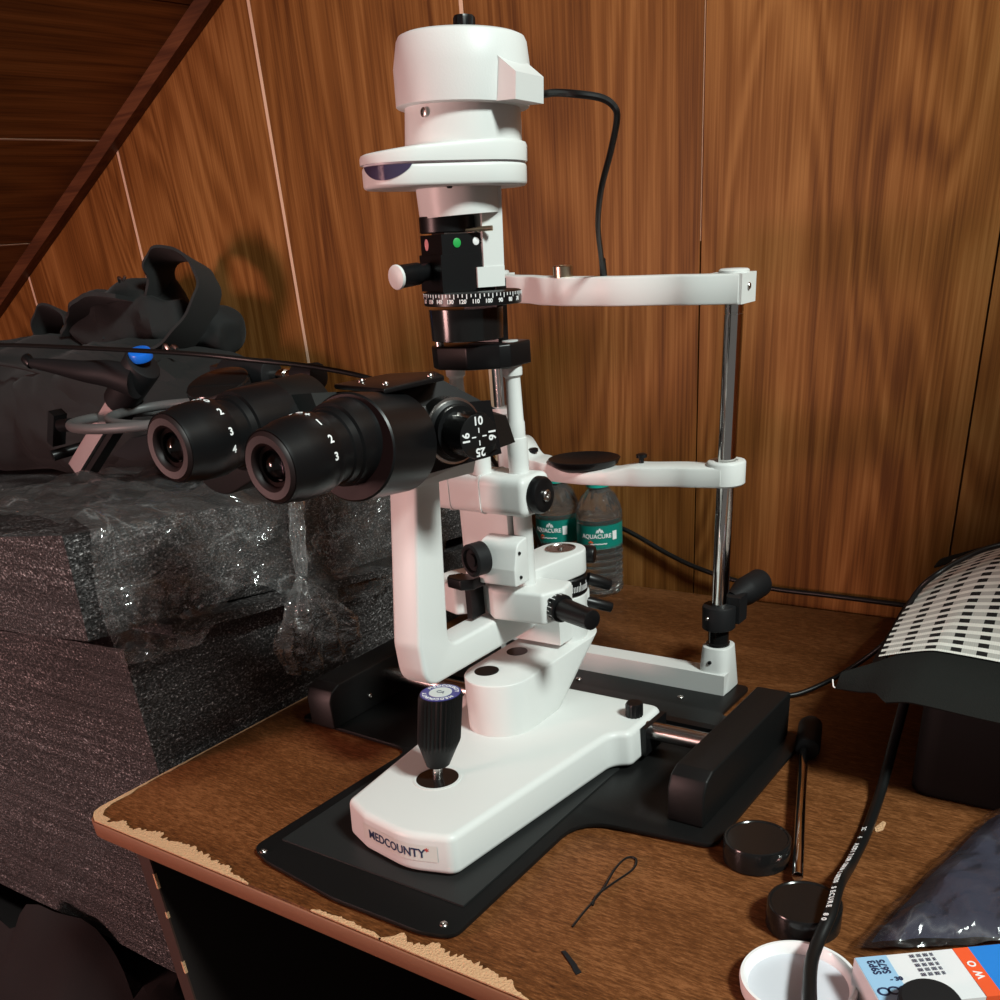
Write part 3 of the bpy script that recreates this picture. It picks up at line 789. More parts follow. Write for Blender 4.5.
mk('handle_tip', rod(ks+kn*.038, ks+kn*.0410, .0086, bev=.0008), W, fb, label='white round end of the handle')
# back plate and neck
bpl = mk('back_plate', merge(hlg(-.016,.0175,-.0025,.0150,.4240,.500,.001), hlg(.0158,.0180,-.0085,.0150,.4190,.4330,.0004)), W, S)
mk('lamp_neck', lathe([(.0316,.4690),(.0318,.472),(.0325,.490)], A0+V((-.008,-.006,.000)), n=48), W, S)

# disc housing
q2 = loc(.0,-.048,0)
dh = mk('aperture_housing', merge(poly(hull2((A0.x,A0.y),.0435,(q2.x,q2.y),.0360), .4865, .5010, .0026, 3)), W, S)
# upper lid slopes down towards its free end
ol = hull2((A0.x,A0.y),.0440,(q2.x,q2.y),.0372, 28); bm = nb(); n = len(ol)
lo = [bm.verts.new((x,y,.5018)) for x,y in ol]
def lidz(x, y, k=0):
    b = (V((x,y,0))-A0).dot(e3); return .5145-.0062*max(0, min(1, (-b-.01)/.075))**1.3+k
mid = [bm.verts.new((x,y,lidz(x,y)-.0028)) for x,y in ol]
cen = V((sum(p[0] for p in ol)/n, sum(p[1] for p in ol)/n, 0))
def sh(x, y, s): return cen.x+(x-cen.x)*s, cen.y+(y-cen.y)*s
r2 = [bm.verts.new((*sh(x,y,.985), lidz(x,y)-.0008)) for x,y in ol]
r3 = [bm.verts.new((*sh(x,y,.94), lidz(x,y)+.0002)) for x,y in ol]
for a, b in ((lo,mid),(mid,r2),(r2,r3)):
    for i in range(n): j = (i+1) % n; bm.faces.new((a[i],a[j],b[j],b[i]))
bm.faces.new(list(reversed(lo))); bm.faces.new(r3); bmesh.ops.recalc_face_normals(bm, faces=bm.faces)
mk('housing_lid', bm, W, dh)
mk('seam_line', poly(hull2((A0.x,A0.y),.0422,(q2.x,q2.y),.0347), .5008, .5020), M['lidin'], dh, label='thin grey seam under the lid')
# purple filter window set into the free end
wc = V((q2.x,q2.y,0)); bm = nb()
for s in (0,):
    N_ = 24; up_, lw_ = [], []
    for i in range(N_+1):
        t = i/N_; a = math.radians(240+72*t); rr = .0364
        x, y = wc.x+rr*math.cos(a), wc.y+rr*math.sin(a)
        up_.append(bm.verts.new((x,y,.5004))); lw_.append(bm.verts.new((x,y,.5004-.0092*math.sin(PI*t)**.7-.0001)))
    for i in range(N_): bm.faces.new((lw_[i],lw_[i+1],up_[i+1],up_[i]))
bmesh.ops.solidify(bm, geom=bm.faces[:], thickness=.0008)
mk('filter_window', bm, M['darklens'], dh, label='dark purple glass window edge')
screw(loc(.030,-.030,.4869), dh, .0022, (0,0,-1), 'black')
# lamp body and cap
lh = mk('lamp_housing', lathe([(.0445,.506),(.0440,.515),(.0428,.5385)], A0, n=64), W, S)
mk('lamp_cap', lathe([(.0480,.5360),(.0492,.5368),(.0500,.5590),(.0472,.5745),(.0455,.5775),(.0420,.5788),(.0,.5794)], A0, n=72), M['whitetex'], lh)
tbm = hexa([(-.490,.680,.5365),(-.4560,.680,.5365),(-.4560,.716,.5365),(-.490,.716,.5365),
            (-.490,.6805,.5740),(-.4560,.6805,.5520),(-.4560,.7155,.5520),(-.490,.7155,.5740)], 1,1,1)
mk('terminal_box', bevel_bm(tbm, .002, 3), M['whitetex'], lh)
mk('cap_knob', lathe([(.0080,.5785),(.0080,.5885),(.0070,.5900),(0,.5903)], A0+V((.003,0,0)), n=24, flute=(.5785,.589,.12)), K, lh)
mk('cap_screw', lathe([(.0030,0),(.0030,.0015),(.0016,.0018),(.0014,.0006)], A0+V((-.0010,-.0438,.5310)), (-.2,-1,0), 18), M['steel'], lh)

_c = V((-.517,.70,.53))
for o_ in (dh, lh): lean(o_, _c, -2.6 if o_ is dh else -4.2, (.0012,.0009,0) if o_ is dh else (-.0015,-.0011,0))
lean(bpl, V((-.505,.71,.43)), -2.0); lean(fb, V((-.53,.68,.44)), -2.2); lean(rg, V((*rc,.412)), -2.6); lean(cy, V((-.519,.688,.395)), -2.0, (-.003,-.002,0))
# ------------------------------------------------------------------ binocular microscope
bx = -.527
mb = mk('microscope_body', merge(
    bevel_bm(hexa([(-.552,.552,.300),(-.500,.548,.300),(-.464,.640,.305),(-.545,.655,.305),(-.548,.552,.350),(-.503,.548,.352),(-.468,.636,.345),(-.545,.655,.340)],1,1,1), .004, 2),
    bevel_bm(hexa([(-.548,.556,.345),(-.502,.552,.345),(-.466,.640,.338),(-.545,.655,.335),(-.535,.560,.3655),(-.508,.556,.3655),(-.492,.606,.3650),(-.528,.612,.3645)],1,1,1), .004, 3)), K, S)
mk('objective_block', bevel_bm(hexa([(-.500,.618,.308),(-.462,.614,.310),(-.470,.668,.308),(-.505,.668,.308),(-.500,.618,.350),(-.467,.614,.340),(-.474,.664,.3290),(-.505,.668,.334)],1,1,1), .003, 2), M['blackmatte'], mb)
mk('top_plate', poly([(-.545,.548),(-.478,.528),(-.474,.590),(-.500,.612),(-.538,.600)], .3655, .3690, .001), K, mb)
for p in ((-.494,.548),(-.483,.585),(-.528,.56)): screw((p[0],p[1],.3691), mb, .0026)

# magnification dial
dd = V((.912,-.410,-.0)); dp = V((-.4710,.5910,.3305))
md = mk('dial_ring', lathe([(.0215,-.016),(.0215,.003),(.0190,.004),(.0185,.010)], dp, dd, 44), K, mb)
mk('dial_index_ring', lathe([(.0235,-.014),(.0235,.0006),(.0218,.0008)], dp, dd, 44), M['steel'], mb, label='thin bright metal ring behind the dial')
dl = mk('magnification_dial', rod(dp+dd*.006, dp+dd*.0385, .0156, .0156, 48, .0012, .06), M['blackgloss'], mb)
fc = dp+dd*.0387; rt = V((-dd.y,dd.x,0)) ; rt = V((.410,.912,0)); upv = V((0,0,1))
bm = nb()
for s, a in (('10',0),('16',-90),('25',180),('16',90)):
    ar = math.radians(a); dirn = upv*math.cos(ar)-rt*math.sin(ar)*-1 if False else upv*math.cos(ar)+rt*math.sin(-ar)
    merge(bm, text_at(s, .0080, fc+dirn*.0104, upv.cross(dd)*0+ (rt*math.cos(ar)-upv*math.sin(-ar)), dirn, .0002, .0002))
    x_ = dirn; y_ = rt*math.cos(ar)-upv*math.sin(-ar)
    q = box(-.0004,.0004,.0026,.0060,-.0002,.0003); Mx = Matrix((y_, x_, dd)).transposed().to_4x4(); q.transform(Matrix.Translation(fc) @ Mx); merge(bm, q)
mk('dial_numbers', bm, M['paint'], mb)
mk('marker_dot', lathe([(.0014,0),(.0014,.0006)], dp+dd*.0040+V((-.004,0,.0195)), dd, 16), M['red'], mb, label='small red dot')

# prism housings (fat cylinders) and eyepieces
def prism(c, r0, r1, d, L, nm='prism_housing'):
    return mk(nm, lathe([(r0-.0012,0),(r0,.0012),(r1,L-.001),(r1-.001,L)], c, d, 64), K, S)
pd1 = V((-.20,1,-.14)).normalized(); pc1 = V((-.4815,.490,.3375))
pr1 = prism(pc1, .0350, .0345, pd1, .062)
mk('end_face', lathe([(.0338,0),(.0338,.0006)], pc1-pd1*.0005, pd1, 64), M['maroon'], pr1, label='dark maroon flat end face')
hl = poly(hull2((-.640,-.329), .0350, (-.588,-.345), .030), .502, .560, .0015, 2)
hl.transform(Matrix(((1,0,0,0),(0,0,1,0),(0,-1,0,0),(0,0,0,1))))
pr2 = mk('prism_housing', hl, M['blackmatte'], S)
fp = hexa([(-.592,.520,.350),(-.536,.520,.352),(-.530,.580,.345),(-.590,.580,.345),(-.586,.524,.3640),(-.545,.524,.3665),(-.540,.572,.3610),(-.582,.572,.3590)],1,1,1)
mk('prism_cover', bevel_bm(fp, .0015), M['pad'], pr2, label='flat grey-black prism cover with bright edges')
def eyepiece(c, tgt, nums, L_):
    c = V(c); d = (V(tgt)-c).normalized()
    prof = [(.0225,.001),(.0232,.004),(.0235,.009),(.0252,.016),(.0258,.026),(.0258,.038),(.0246,.040),(.0246,.044),(.0228,.0455),(.0228,.054),(.0240,.055),(.0250,.060),(.0270,.061),(.0278,.066),(.0278,L_)]
    e = mk('eyepiece', lathe([(.010,.012)]+prof, c, d, 56), K, S)
    cup = mk('eyecup', lathe([(.0090,.014),(.0100,.006),(.0125,.0040),(.0135,.0005),(.0150,-.0008),(.0195,-.0012),(.0215,.0008),(.0225,.0050),(.0222,.0090)], c, d, 56, cap=False), M['eyecup'], e)
    mk('eye_lens', ball(c+d*.0100, .0095, 1, 1, 1, 28, 18), M['lens'], e)
    mk('lens_ring', lathe([(.0098,.0035),(.0098,.0075),(.0080,.0080)], c, d, 40, cap=False), K, e)
    bm = nb()
    R = frame_to(d)
    for s, a in nums:
        t = text(s, .0070, .0001, .0002)
        for v in t.verts:
            th = math.radians(a)+v.co.y/.0259; rr = .0259+.0002*(1 if v.co.z > 0 else 0)
            v.co = (c+d*(.0345+v.co.x))+ (V((1,0,0))-d*d.x).normalized()*math.cos(th)*rr + (d.cross((V((1,0,0))-d*d.x).normalized()))*-1*math.sin(th)*rr
        bmesh.ops.recalc_face_normals(t, faces=t.faces); merge(bm, t)
    mk('dioptre_numbers', bm, M['paint'], e)
    return e
eyepiece((-.483,.418,.3395), (-.4835,.540,.3430), (('5',112),('0',90),('+',74),('1',52),('2',24),('3',0)), .080)
eyepiece((-.579,.418,.3475), (-.582,.540,.3470), (('5',106),('+',90),('0',74),('2',44),('3',12),('4',-14)), .100)
# ------------------------------------------------------------------ head rest frame
PX1, PX2, PY = -.3962, -.6610, .915
zt = .392
for (xa, xb) in ((PX1, PX1+.0050), (PX2, PX2+.004)):
    p = mk('chrome_pole', lathe([(.0088,.098 if xa > -.5 else .056),(.0088,zt*.957),(.0084,zt*.958),(.0084,zt*.961),(.0088,zt*.962),(.0088,.400)], (0,0,0), n=36), M['chrome'], S)
    for v in p.data.vertices:
        z = v.co.z; t = z/zt; v.co.x += (xa+(xb-xa)*t); v.co.y += PY

def lerp_tab(tab, x):
    if x <= tab[0][0]: return tab[0][1:]
    for a, b in zip(tab, tab[1:]):
        if x <= b[0]:
            t = (x-a[0])/(b[0]-a[0]); t = t*t*(3-2*t)
            return tuple(p*(1-t)+q*t for p, q in zip(a[1:], b[1:]))
    return tab[-1][1:]
def bar(x0, x1, n, tab, z0, bev=.0025):
    """horizontal bar along x; tab rows: x, front y, back y, top z"""
    bm = nb(); rings = []
    for i in range(n+1):
        x = x0+(x1-x0)*i/n; f, b, zt_ = lerp_tab(tab, x); e = bev
        pts = [(f+e,z0),(f+e*.3,z0+e*.3),(f,z0+e),(f,zt_-e),(f+e*.3,zt_-e*.3),(f+e,zt_),(b-e,zt_),(b-e*.3,zt_-e*.3),(b,zt_-e),(b,z0+e),(b-e*.3,z0+e*.3),(b-e,z0)]
        rings.append([bm.verts.new((x,p[0],p[1])) for p in pts])
    for a, b in zip(rings, rings[1:]):
        for j in range(12):
            q = (j+1) % 12; bm.faces.new((a[j],a[q],b[q],b[j]))
    bm.faces.new(list(reversed(rings[0]))); bm.faces.new(rings[-1])
    bmesh.ops.recalc_face_normals(bm, faces=bm.faces); return bm
chb = mk('chin_rest_bar', merge(bar(-.655, -.391, 90, [(-.655,.898,.930,.262),(-.632,.894,.926,.262),(-.605,.886,.918,.2440),(-.585,.880,.912,.2430),(-.560,.876,.908,.2385),(-.535,.874,.907,.2365),(-.510,.876,.908,.2385),(-.480,.881,.913,.2430),(-.430,.890,.922,.2430),(-.385,.896,.932,.2430)], .2240),
      lathe([(.0175,.2240),(.0190,.2255),(.0190,.2450),(.0180,.2465),(.0170,.2470),(.0115,.2470),(.0110,.2455)], (-.3935,PY,0), n=40)), W, S)
cupm = lathe([(.004,-.009),(.030,-.006),(.042,.001),(.0450,.0060),(.0440,.0066),(.036,.0030),(.02,-.0005),(.0,-.0015)], (0,0,0), n=48)
cupm.transform(Matrix.Translation((-.5465,.900,.2395)) @ Matrix.Diagonal((.88,.75,1,1)))
mk('chin_cup', cupm, K, chb, label='black shallow chin cup')
for (x, y) in ((-.6135,.905), (-.4800,.903)):
    mk('paper_pin', merge(lathe([(.0025,.2425),(.0025,.2475),(.0055,.2485),(.0055,.2515),(.0035,.2525)], (x,y,0), n=20)), K, chb)
mk('pole_sleeve', lathe([(.0130,.226),(.0130,.285),(.0150,.287),(.0150,.2925),(.0100,.2930)], (-.6530,PY,0), n=32), W, chb)
fbz0, fbz1 = .3925, .4165
fhb = mk('forehead_bar', merge(bar(-.665, -.381, 60, [(-.665,.902,.918,fbz1),(-.60,.882,.898,fbz1),(-.562,.866,.884,fbz1),(-.540,.862,.880,fbz1),(-.50,.866,.882,fbz1),(-.43,.884,.900,fbz1),(-.372,.899,.917,fbz1)], fbz0, .0018),
      bevel_bm(box(-.410,-.3780,.899,.931,fbz0,fbz1), .003, 3), lathe([(.0135,.4160),(.0135,.4185),(.0120,.4195),(0,.4196)], (-.3925,PY,0), n=32),
      bevel_bm(box(-.668,-.640,.898,.930,fbz0,fbz1), .003, 3), lathe([(.0120,.4160),(.0120,.4185),(.0105,.4192),(0,.4193)], (-.651,PY,0), n=32)), W, S)
screw((-.3780,.914,.406), fhb, .003, (1,0,0))
mk('knurled_jack', lathe([(.0092,.4160),(.0092,.4250),(.0082,.4258),(.0050,.4258),(.0048,.4245)], (-.545,.872,0), n=40, flute=(.415,.4231,.05)), M['brass'], fhb, label='nickel knurled round cap')
for o_ in [fhb]+list(fhb.children):
    for v in o_.data.vertices: v.co.z -= .048*(v.co.x+S.location.x+.55)+.0005
# foot of the frame
ft = mk('frame_foot', merge(bevel_bm(box(-.672,-.378,.894,.918,.0062,.0290), .003, 3),
      poly(rounded([(-.412,.894),(-.3765,.894),(-.3765,.936),(-.412,.936)], .010), .0062, .0555, .0015, top=rounded([(-.4110,.9005),(-.3795,.9005),(-.3795,.9320),(-.4110,.9320)], .0135)),
      poly(rounded([(-.674,.894),(-.640,.894),(-.640,.936),(-.674,.936)], .010), .0062, .0555, .0015)), W, S)
screw((-.397,.8985,.040), ft, .0022, (0,-1,.1), 'black')
mk('pole_bush', lathe([(.0125,.0550),(.0125,.0580),(.0110,.0590),(.0110,.076)], (-.3955,.9155,0), n=32), M['blackgloss'], ft)
cl = mk('height_collar', lathe([(.0165,.0745),(.0175,.0755),(.0178,.0980),(.0170,.0995),(.0100,.1000)], (-.3955,.9155,0), n=40), M['rubber'], S)
screw((-.4010,.8985,.089), cl, .0022, (-.3,-1,0))
mk('collar_lug', box(-.391,-.374,.918,.938,.080,.108,.002), M['rubber'], cl)
hd = V((.22,.92,.10)).normalized(); h0 = V((-.3890,.930,.101))
mk('hand_grip', lathe([(.009,0),(.010,.008),(.0150,.022),(.0155,.026),(.0155,.050),(.0140,.053),(0,.0535)], h0, hd, 36), M['rubber'], cl)
# lamp cable
mk('lamp_cable', tube([(-.462,.722,.5385),(-.448,.716,.5375),(-.4278,.71,.5340),(-.4135,.72,.5305),(-.406,.725,.5253),(-.4057,.73,.518),(-.4223,.75,.5011),(-.4489,.78,.4778),(-.4757,.82,.4545),(-.4966,.86,.4313),(-.5083,.885,.410)], .0024, 10, 8), M['cablebk'], S)
mk('cable_sleeve', rod((-.5090,.886,.4090),(-.5000,.868,.4270), .0036, .0030), M['cablebk'], S)

# ------------------------------------------------------------------ water bottles
def bottle(name, c, label, rot):
    x0, y0 = c
    B = thing(name, label, 'water bottle', (x0, y0, 0), 'small water bottles against the wall')
    R = .0325
    prof = [(.010,.0),(.027,.0),(R*.97,.004),(R,.009)]
    z = .012
    for i in range(6):
        prof += [(R,z),(R*.955,z+.004),(R,z+.008)]; z += .0095
    prof += [(R,.0700),(R*.975,.0720),(R*.975,.1030),(R,.1050),(R,.112),(R*.93,.124),(R*.75,.136),(R*.5,.144),(.0135,.147),(.0135,.150),(.016,.1505),(.016,.152)]
    def spun(pr, n=72, tw=True):
        bm = nb(); rings = []
        for r, h in pr:
            ring = []
            for i in range(n):
                a = 2*PI*i/n
                k = 1
                if tw and .106 < h < .146: k = 1-.075*abs(math.sin(a*6+(h-.106)*55))*math.sin(PI*(h-.106)/.04)**.5
                ring.append(bm.verts.new((r*k*math.cos(a), r*k*math.sin(a), h)))
            rings.append(ring)
        for a, b in zip(rings, rings[1:]):
            for i in range(n): j = (i+1) % n; bm.faces.new((a[i],a[j],b[j],b[i]))
        bm.faces.new(list(reversed(rings[0]))); bm.faces.new(rings[-1]); return bm
    # finer rows in the shoulder
    p2 = []
    for a, b in zip(prof, prof[1:]):
        k = 3 if a[1] >= .105 and a[1] < .145 else 1
        for j in range(k): p2.append((a[0]+(b[0]-a[0])*j/k, a[1]+(b[1]-a[1])*j/k))
    p2.append(prof[-1])
    p2 = [(r, h*1.0) for r, h in p2]
    g = spun(p2); g.transform(Matrix.Translation((x0,y0,0.0003)))
    mk('bottle_body', g, M['pet'], B)
    g = spun([(max(.004, r-.0008), h+.0008) for r, h in p2 if h < .1035]+[(R*.975-.0008,.1075)], tw=False); g.transform(Matrix.Translation((x0,y0,0.0003)))
    mk('water', g, M['water'], B)
    g = lathe([(.0168,.1495),(.0168,.1635),(.0155,.1650),(0,.1652)], (x0,y0,0), n=48, flute=(.150,.1636,.04)); mk('bottle_cap', g, M['teal'], B)
    lb_ = mk('bottle_label', lathe([(R*.985,.0690),(R*.985,.1015)], (x0,y0,.0003), n=64, cap=False), M['teallabel'], B)
    a0 = rot
    mk('lettering', merge(wrap_text('AQUACURE', .0080, (x0,y0), R*.988, a0-.10, .0875, bold=.00015), wrap_text('~~~~', .010, (x0,y0), R*.988, a0, .0775, bold=.0002)), M['paint'], lb_)
    q = nb()
    for k in (-1, 0, 1): merge(q, wrap_text('^', .014 if k == 0 else .009, (x0,y0), R*.988, a0+k*.10+.05, .0930, bold=.0004))
    for j in range(4): merge(q, wrap_text('I', .017, (x0,y0), R*.988, a0+.66+j*.05, .0865, bold=.0002))
    mk('lettering', q, M['paint'], lb_)
    mk('label_mark', wrap_text('*', .014, (x0,y0), R*.9885, a0-.35, .0755, bold=.0006), M['lorange'], lb_, label='small orange mark')
    return B
bottle('water_bottle', (-.688, 1.168), 'clear water bottle with teal cap by the wall, right one with its label fully seen', math.radians(-62))
bottle('water_bottle', (-.762, 1.176), 'clear water bottle with teal cap by the wall, left one half hidden by the microscope', math.radians(-82))

# ------------------------------------------------------------------ things on the right of the table
def round_cap(name, x, y, h, r, label):
    o = mk(name, lathe([(r-.001,0),(r,.001),(r,h-.0012),(r-.0008,h),(r-.0022,h),(r-.003,h-.0008),(0,h-.0008)], (x,y,.0002), n=64), M['blackgloss']); tag(o, label, 'cap'); return o
round_cap('round_cap', -.232, .628, .021, .0265, 'round black plastic cap lying next to the right rail cover')
round_cap('round_cap', -.170, .564, .021, .0265, 'round black plastic cap under the thick cable, next to the white lid')
L_ = thing('lid', 'round translucent white plastic lid lying upside down at the lower edge of the picture', 'lid', (-.148,.494,0))
mk('lid_rim', lathe([(.034,.0),(.0375,.002),(.0385,.010),(.0378,.0125),(.0358,.0125),(.0345,.010),(.0325,.0045),(.0300,.0040)], (-.148,.494,.0002), n=72, cap=False), M['lid'], L_)
mk('lid_recess', lathe([(.0335,.0008),(.0335,.0048),(.0300,.0050),(0,.0050)], (-.148,.494,.0), n=72), M['lidin'], L_)
Rd = thing('steel_rod', 'thin chrome rod with black rubber end lying behind the two round caps', 'rod', (-.23,.74,0))
mk('rod_shaft', rod((-.2560,.800,.0125),(-.190,.606,.0100), .0043, bev=.0006), M['chrome'], Rd)
mk('rubber_end', rod((-.2685,.853,.0130),(-.2535,.803,.0122), .0115, .0115, 28, .0025), M['rubber'], Rd, label='black rubber end piece')
o = mk('wire_tie', tube([(-.3150,.478,.0012),(-.3165,.496,.0014),(-.3170,.510,.0016),(-.3180,.530,.0025),(-.3240,.560,.0016),(-.3235,.578,.0014),(-.3160,.580,.0014),(-.3110,.566,.0016),(-.3145,.540,.003),(-.3175,.520,.0030),(-.3150,.508,.0016)], .0009, 8, 8), M['cablebk'])
tag(o, 'small looped black twist tie lying on the bare table right of the white base', 'twist tie')
o = mk('tape_scrap', hexa([(-.3075,.450,.0002),(-.3050,.452,.0002),(-.2830,.438,.0002),(-.2850,.434,.0002),(-.3075,.450,.0012),(-.3050,.452,.0014),(-.2830,.438,.0012),(-.2850,.434,.0010)], 2, 6, 1, .0012, 90), M['rubber'])
tag(o, 'tiny black scrap on the table near the front edge', 'scrap')
mk('worn_patch', poly(rounded([(-.1640,.716),(-.1612,.710),(-.1570,.716),(-.1580,.728),(-.1610,.730)], .001), -.0003, .0005), M['chip'], T)

# box under the woven mat
o = mk('storage_box', poly(rounded([(-.158,.785),(.16,.785),(.16,1.12),(-.158,1.12)], .022), .0003, .104, .004, 3), M['blackbox'])
tag(o, 'black plastic storage box under the woven mat at the right edge', 'box')
# woven mat draped over the box
def matpt(x, y):
    # height of the mat: on the box, sagging past its edges
    z = .1135+.036*math.exp(-((x+.05)/.14)**2)*math.exp(-((y-1.05)/.15)**2)
    if x < -.160: z -= .5*(-.160-x)**1.2
    if y < .775: z -= .35*(.775-y)
    z += .004*noise.noise(V((x*9, y*9, 4)))
    return z
Mx_ = thing('woven_mat', 'black and white woven mat with a black felt border draped over the black box', 'mat', (-.05,.9,.105))
def edge_x(y): return -.205-.016*math.sin(PI*min(1, max(0, (y-.82)/.36)))
YM = .828
def weave_sheet():
    nu, nv = 70, 90; bm = nb(); uvl = bm.loops.layers.uv.new('weave'); G = []
    for i in range(nu+1):
        row = []
        for j in range(nv+1):
            y = YM+.300*j/nv; x0 = edge_x(y); x = x0+(.10-x0)*i/nu; yy = y-.04*(x+.20)*(1-j/nv)
            row.append((bm.verts.new((x, yy, matpt(x, yy)+.0016)), (x-x0)/.0205+.18, (y-YM)/.0152-.30))
        G.append(row)
    for i in range(nu):
        for j in range(nv):
            q = (G[i][j], G[i+1][j], G[i+1][j+1], G[i][j+1]); f = bm.faces.new([a[0] for a in q])
            for l, a in zip(f.loops, q): l[uvl].uv = (a[1], a[2])
    return bm
mk('woven_panel', weave_sheet(), M['weave'], Mx_)
def border(u, v):
    x = -.232+.33*u; yt = YM+.004-.04*(x+.20); w = .074*min(1, .20+u*5)
    y = yt-v*w-(.020*max(0, 1-u*8))
    return V((x, y, matpt(max(x, -.205), y)-.010*v*v-.22*max(0, -.205-x)-.006*max(0,1-u*8)))
mk('felt_border', sheet(80, 12, border, .0018), M['felt'], Mx_)
def border2(u, v):
    y = .815+.330*u; x = edge_x(y)+.006-v*(.014+.016*max(0, (u-.4))*1.6); return V((x, y, matpt(x, y)-.0015-.010*v))
mk('felt_border', sheet(60, 8, border2, .0018), M['felt'], Mx_)
def border3(u, v):
    x = -.232+.33*u; y = YM+.293+.045*v; return V((x, y, matpt(x, y)+.002*math.sin(PI*v)))
mk('felt_border', sheet(40, 8, border3, .0018), M['felt'], Mx_)
mk('loose_thread', tube([(-.2310,.784,.0960),(-.2285,.779,.0925),(-.2265,.778,.0915)], .0006, 6), M['paint'], Mx_)

# cables
def cable(name, pts, r, label, m='cablebk', cat='cable', k=8):
    o = mk(name, tube(pts, r, 12, k), M[m]); tag(o, label, cat); return o
pc = thing('power_cable', 'thick black power cable with white print, crossing a round cap and the white lid', 'cable', (-.16,.6,0))
pcp = [(-.165,.93,.092),(-.1827,.857,.082),(-.1826,.8457,.06),(-.18,.8124,.03),(-.1748,.7689,.0085),(-.169,.7227,.0048),(-.1653,.6894,.0048),(-.1614,.6406,.008),(-.1538,.587,.0265),(-.1476,.5504,.0270),(-.1468,.525,.020),(-.1433,.5026,.0175),(-.1323,.4699,.0178),(-.118,.441,.010)]
mk('cable_jacket', tube(pcp, .0046, 14, 8), M['cablebk'], pc)
bmx = nb(); cps = catmull([p for p in pcp], 40)
s_txt = '2C  4  ADDITION CABLES & CORDS SECURE 80'
# the print runs along the upper side of the jacket
acc = 0; idx = 0; start = next(i for i, p in enumerate(cps) if p.y < .70); step = .0042; want = 0
for i in range(start, len(cps)-1):
    seg = (cps[i+1]-cps[i]).length; acc += seg
    if acc >= want and idx < len(s_txt):
        ch = s_txt[idx]; idx += 1; want += step
        if ch != ' ':
            d_ = (cps[i+1]-cps[i]).normalized(); out = V((-.35,-.35,.85)); out = (out-d_*out.dot(d_)).normalized()
            merge(bmx, text_at(ch, .0052, cps[i]+out*.0047, d_, out.cross(d_), .0001, .0001))
mk('lettering', bmx, M['paint'], pc)
cable('wall_cable', [(-.74,1.208,.098),(-.668,1.207,.080),(-.60,1.206,.052),(-.55,1.203,.037),(-.49,1.202,.026),(-.44,1.201,.022),(-.36,1.201,.022),(-.25,1.201,.021),(-.16,1.201,.02)], .0032, 'thin black cable running along the foot of the wall panelling behind the chrome pole')
cable('mat_cable', [(-.02,1.10,.162),(-.10,1.065,.1580),(-.1575,1.0441,.1500),(-.1828,1.0139,.1430),(-.2004,.987,.133),(-.2134,.9817,.118),(-.2216,.9731,.098),(-.2315,.9729,.07),(-.2508,.9729,.045),(-.2815,.9622,.018),(-.3096,.9379,.0045),(-.3300,.9200,.0040),(-.340,.900,.0040)], .0028, 'black cable lying over the far end of the woven mat and down beside it')

# package in clear bag, lower right corner
P_ = thing('clothing_package', 'folded dark navy cloth in a clear plastic bag at the lower right corner', 'package', (-.07,.62,0))
def pk(u, v, k=0):
    xl = -.128+.045*max(0, v-.05)**1.15; x = xl+(.06-xl)*u; y = .545+.235*v+.80*max(0, x+.100)*(1-v)
    e = min(1, u*7)**.6*min(1, (1-v)*7)**.6*min(1, v*7+.3)**.6
    z = .0022+e*(.026+.010*noise.noise(V((x*16, y*14, 5)))+.004*noise.noise(V((x*50+y*30, y*20, 9))))
    return V((x, y, z+k))
mk('folded_cloth', sheet(50, 50, lambda u, v: pk(min(1, u*.94+.05), .04+.90*v)-V((0,0,.003))), M['navycloth'], P_)
mk('clear_bag', sheet(90, 90, lambda u, v: pk(u, v)+V((0,0,.0028))+noise.noise_vector(V((u*14, v*14, 3)))*.0028), M['film2'], P_, ang=180)
# carton with printed top
Q = thing('printed_carton', 'small printed carton with pale blue, white, orange and blue panels beside bagged cloth', 'carton', (-.09,.53,0))
def cart(x0, x1, y0, y1, z0, z1):
    q = box(x0, x1, y0, y1, z0, z1, .0006, 1); q.transform(Matrix.Translation((-.1180,.5085,0)) @ Matrix.Rotation(math.radians(38), 4, 'Z')); return q
mk('carton_body', cart(0, .100, -.046, .0, .0003, .0300), M['lwhite'], Q)
mk('printed_panel', cart(.0004, .0205, -.0462, -.0002, .0010, .0304), M['lpale'], Q, label='pale blue printed panel')
mk('printed_panel', cart(.0640, .0740, -.0462, -.0002, .0010, .0304), M['lorange'], Q, label='orange printed stripe')
mk('printed_panel', cart(.0740, .0985, -.0462, -.0002, .0010, .0304), M['lblue'], Q, label='blue printed panel')
def ctext(s, size, x, y, rot=0, z=.0306, bold=.0002):
    t = text(s, size, .0001, bold); t.transform(Matrix.Translation((-.1180,.5085,0)) @ Matrix.Rotation(math.radians(38), 4, 'Z') @ Matrix.Translation((x,y,z)) @ Matrix.Rotation(math.radians(rot), 4, 'Z')); return t
bm = nb()
for s, z_, x, y, r_ in (('S675','.0070',.0150,-.011,90),('S9P3','.0070',.0090,-.011,90),('- 30','.0050',.0180,-.0235,0),('O','.0105',.0060,-.034,0),('O','.0105',.0125,-.034,0),('C','.0105',.0190,-.034,0)):
    merge(bm, ctext(s, float(z_), x, y, r_))
for i in range(5): merge(bm, ctext('III lll IIl Il', .0045, .042, -.004-.0045*i, 0, bold=.0))
mk('lettering', bm, M['ink'], Q)
mk('lettering', ctext('W  O', .0070, .0690, -.022, 90), M['paint'], Q)
o = mk('rubber_disc', lathe([(.0165,0),(.0180,.002),(.0180,.010),(.0165,.0120),(.006,.0125),(0,.0125)], (-.0655,.4800,.0306), (.05,-.05,1), 40), M['rubber'])
tag(o, 'round black rubber disc on top of the printed carton', 'disc')
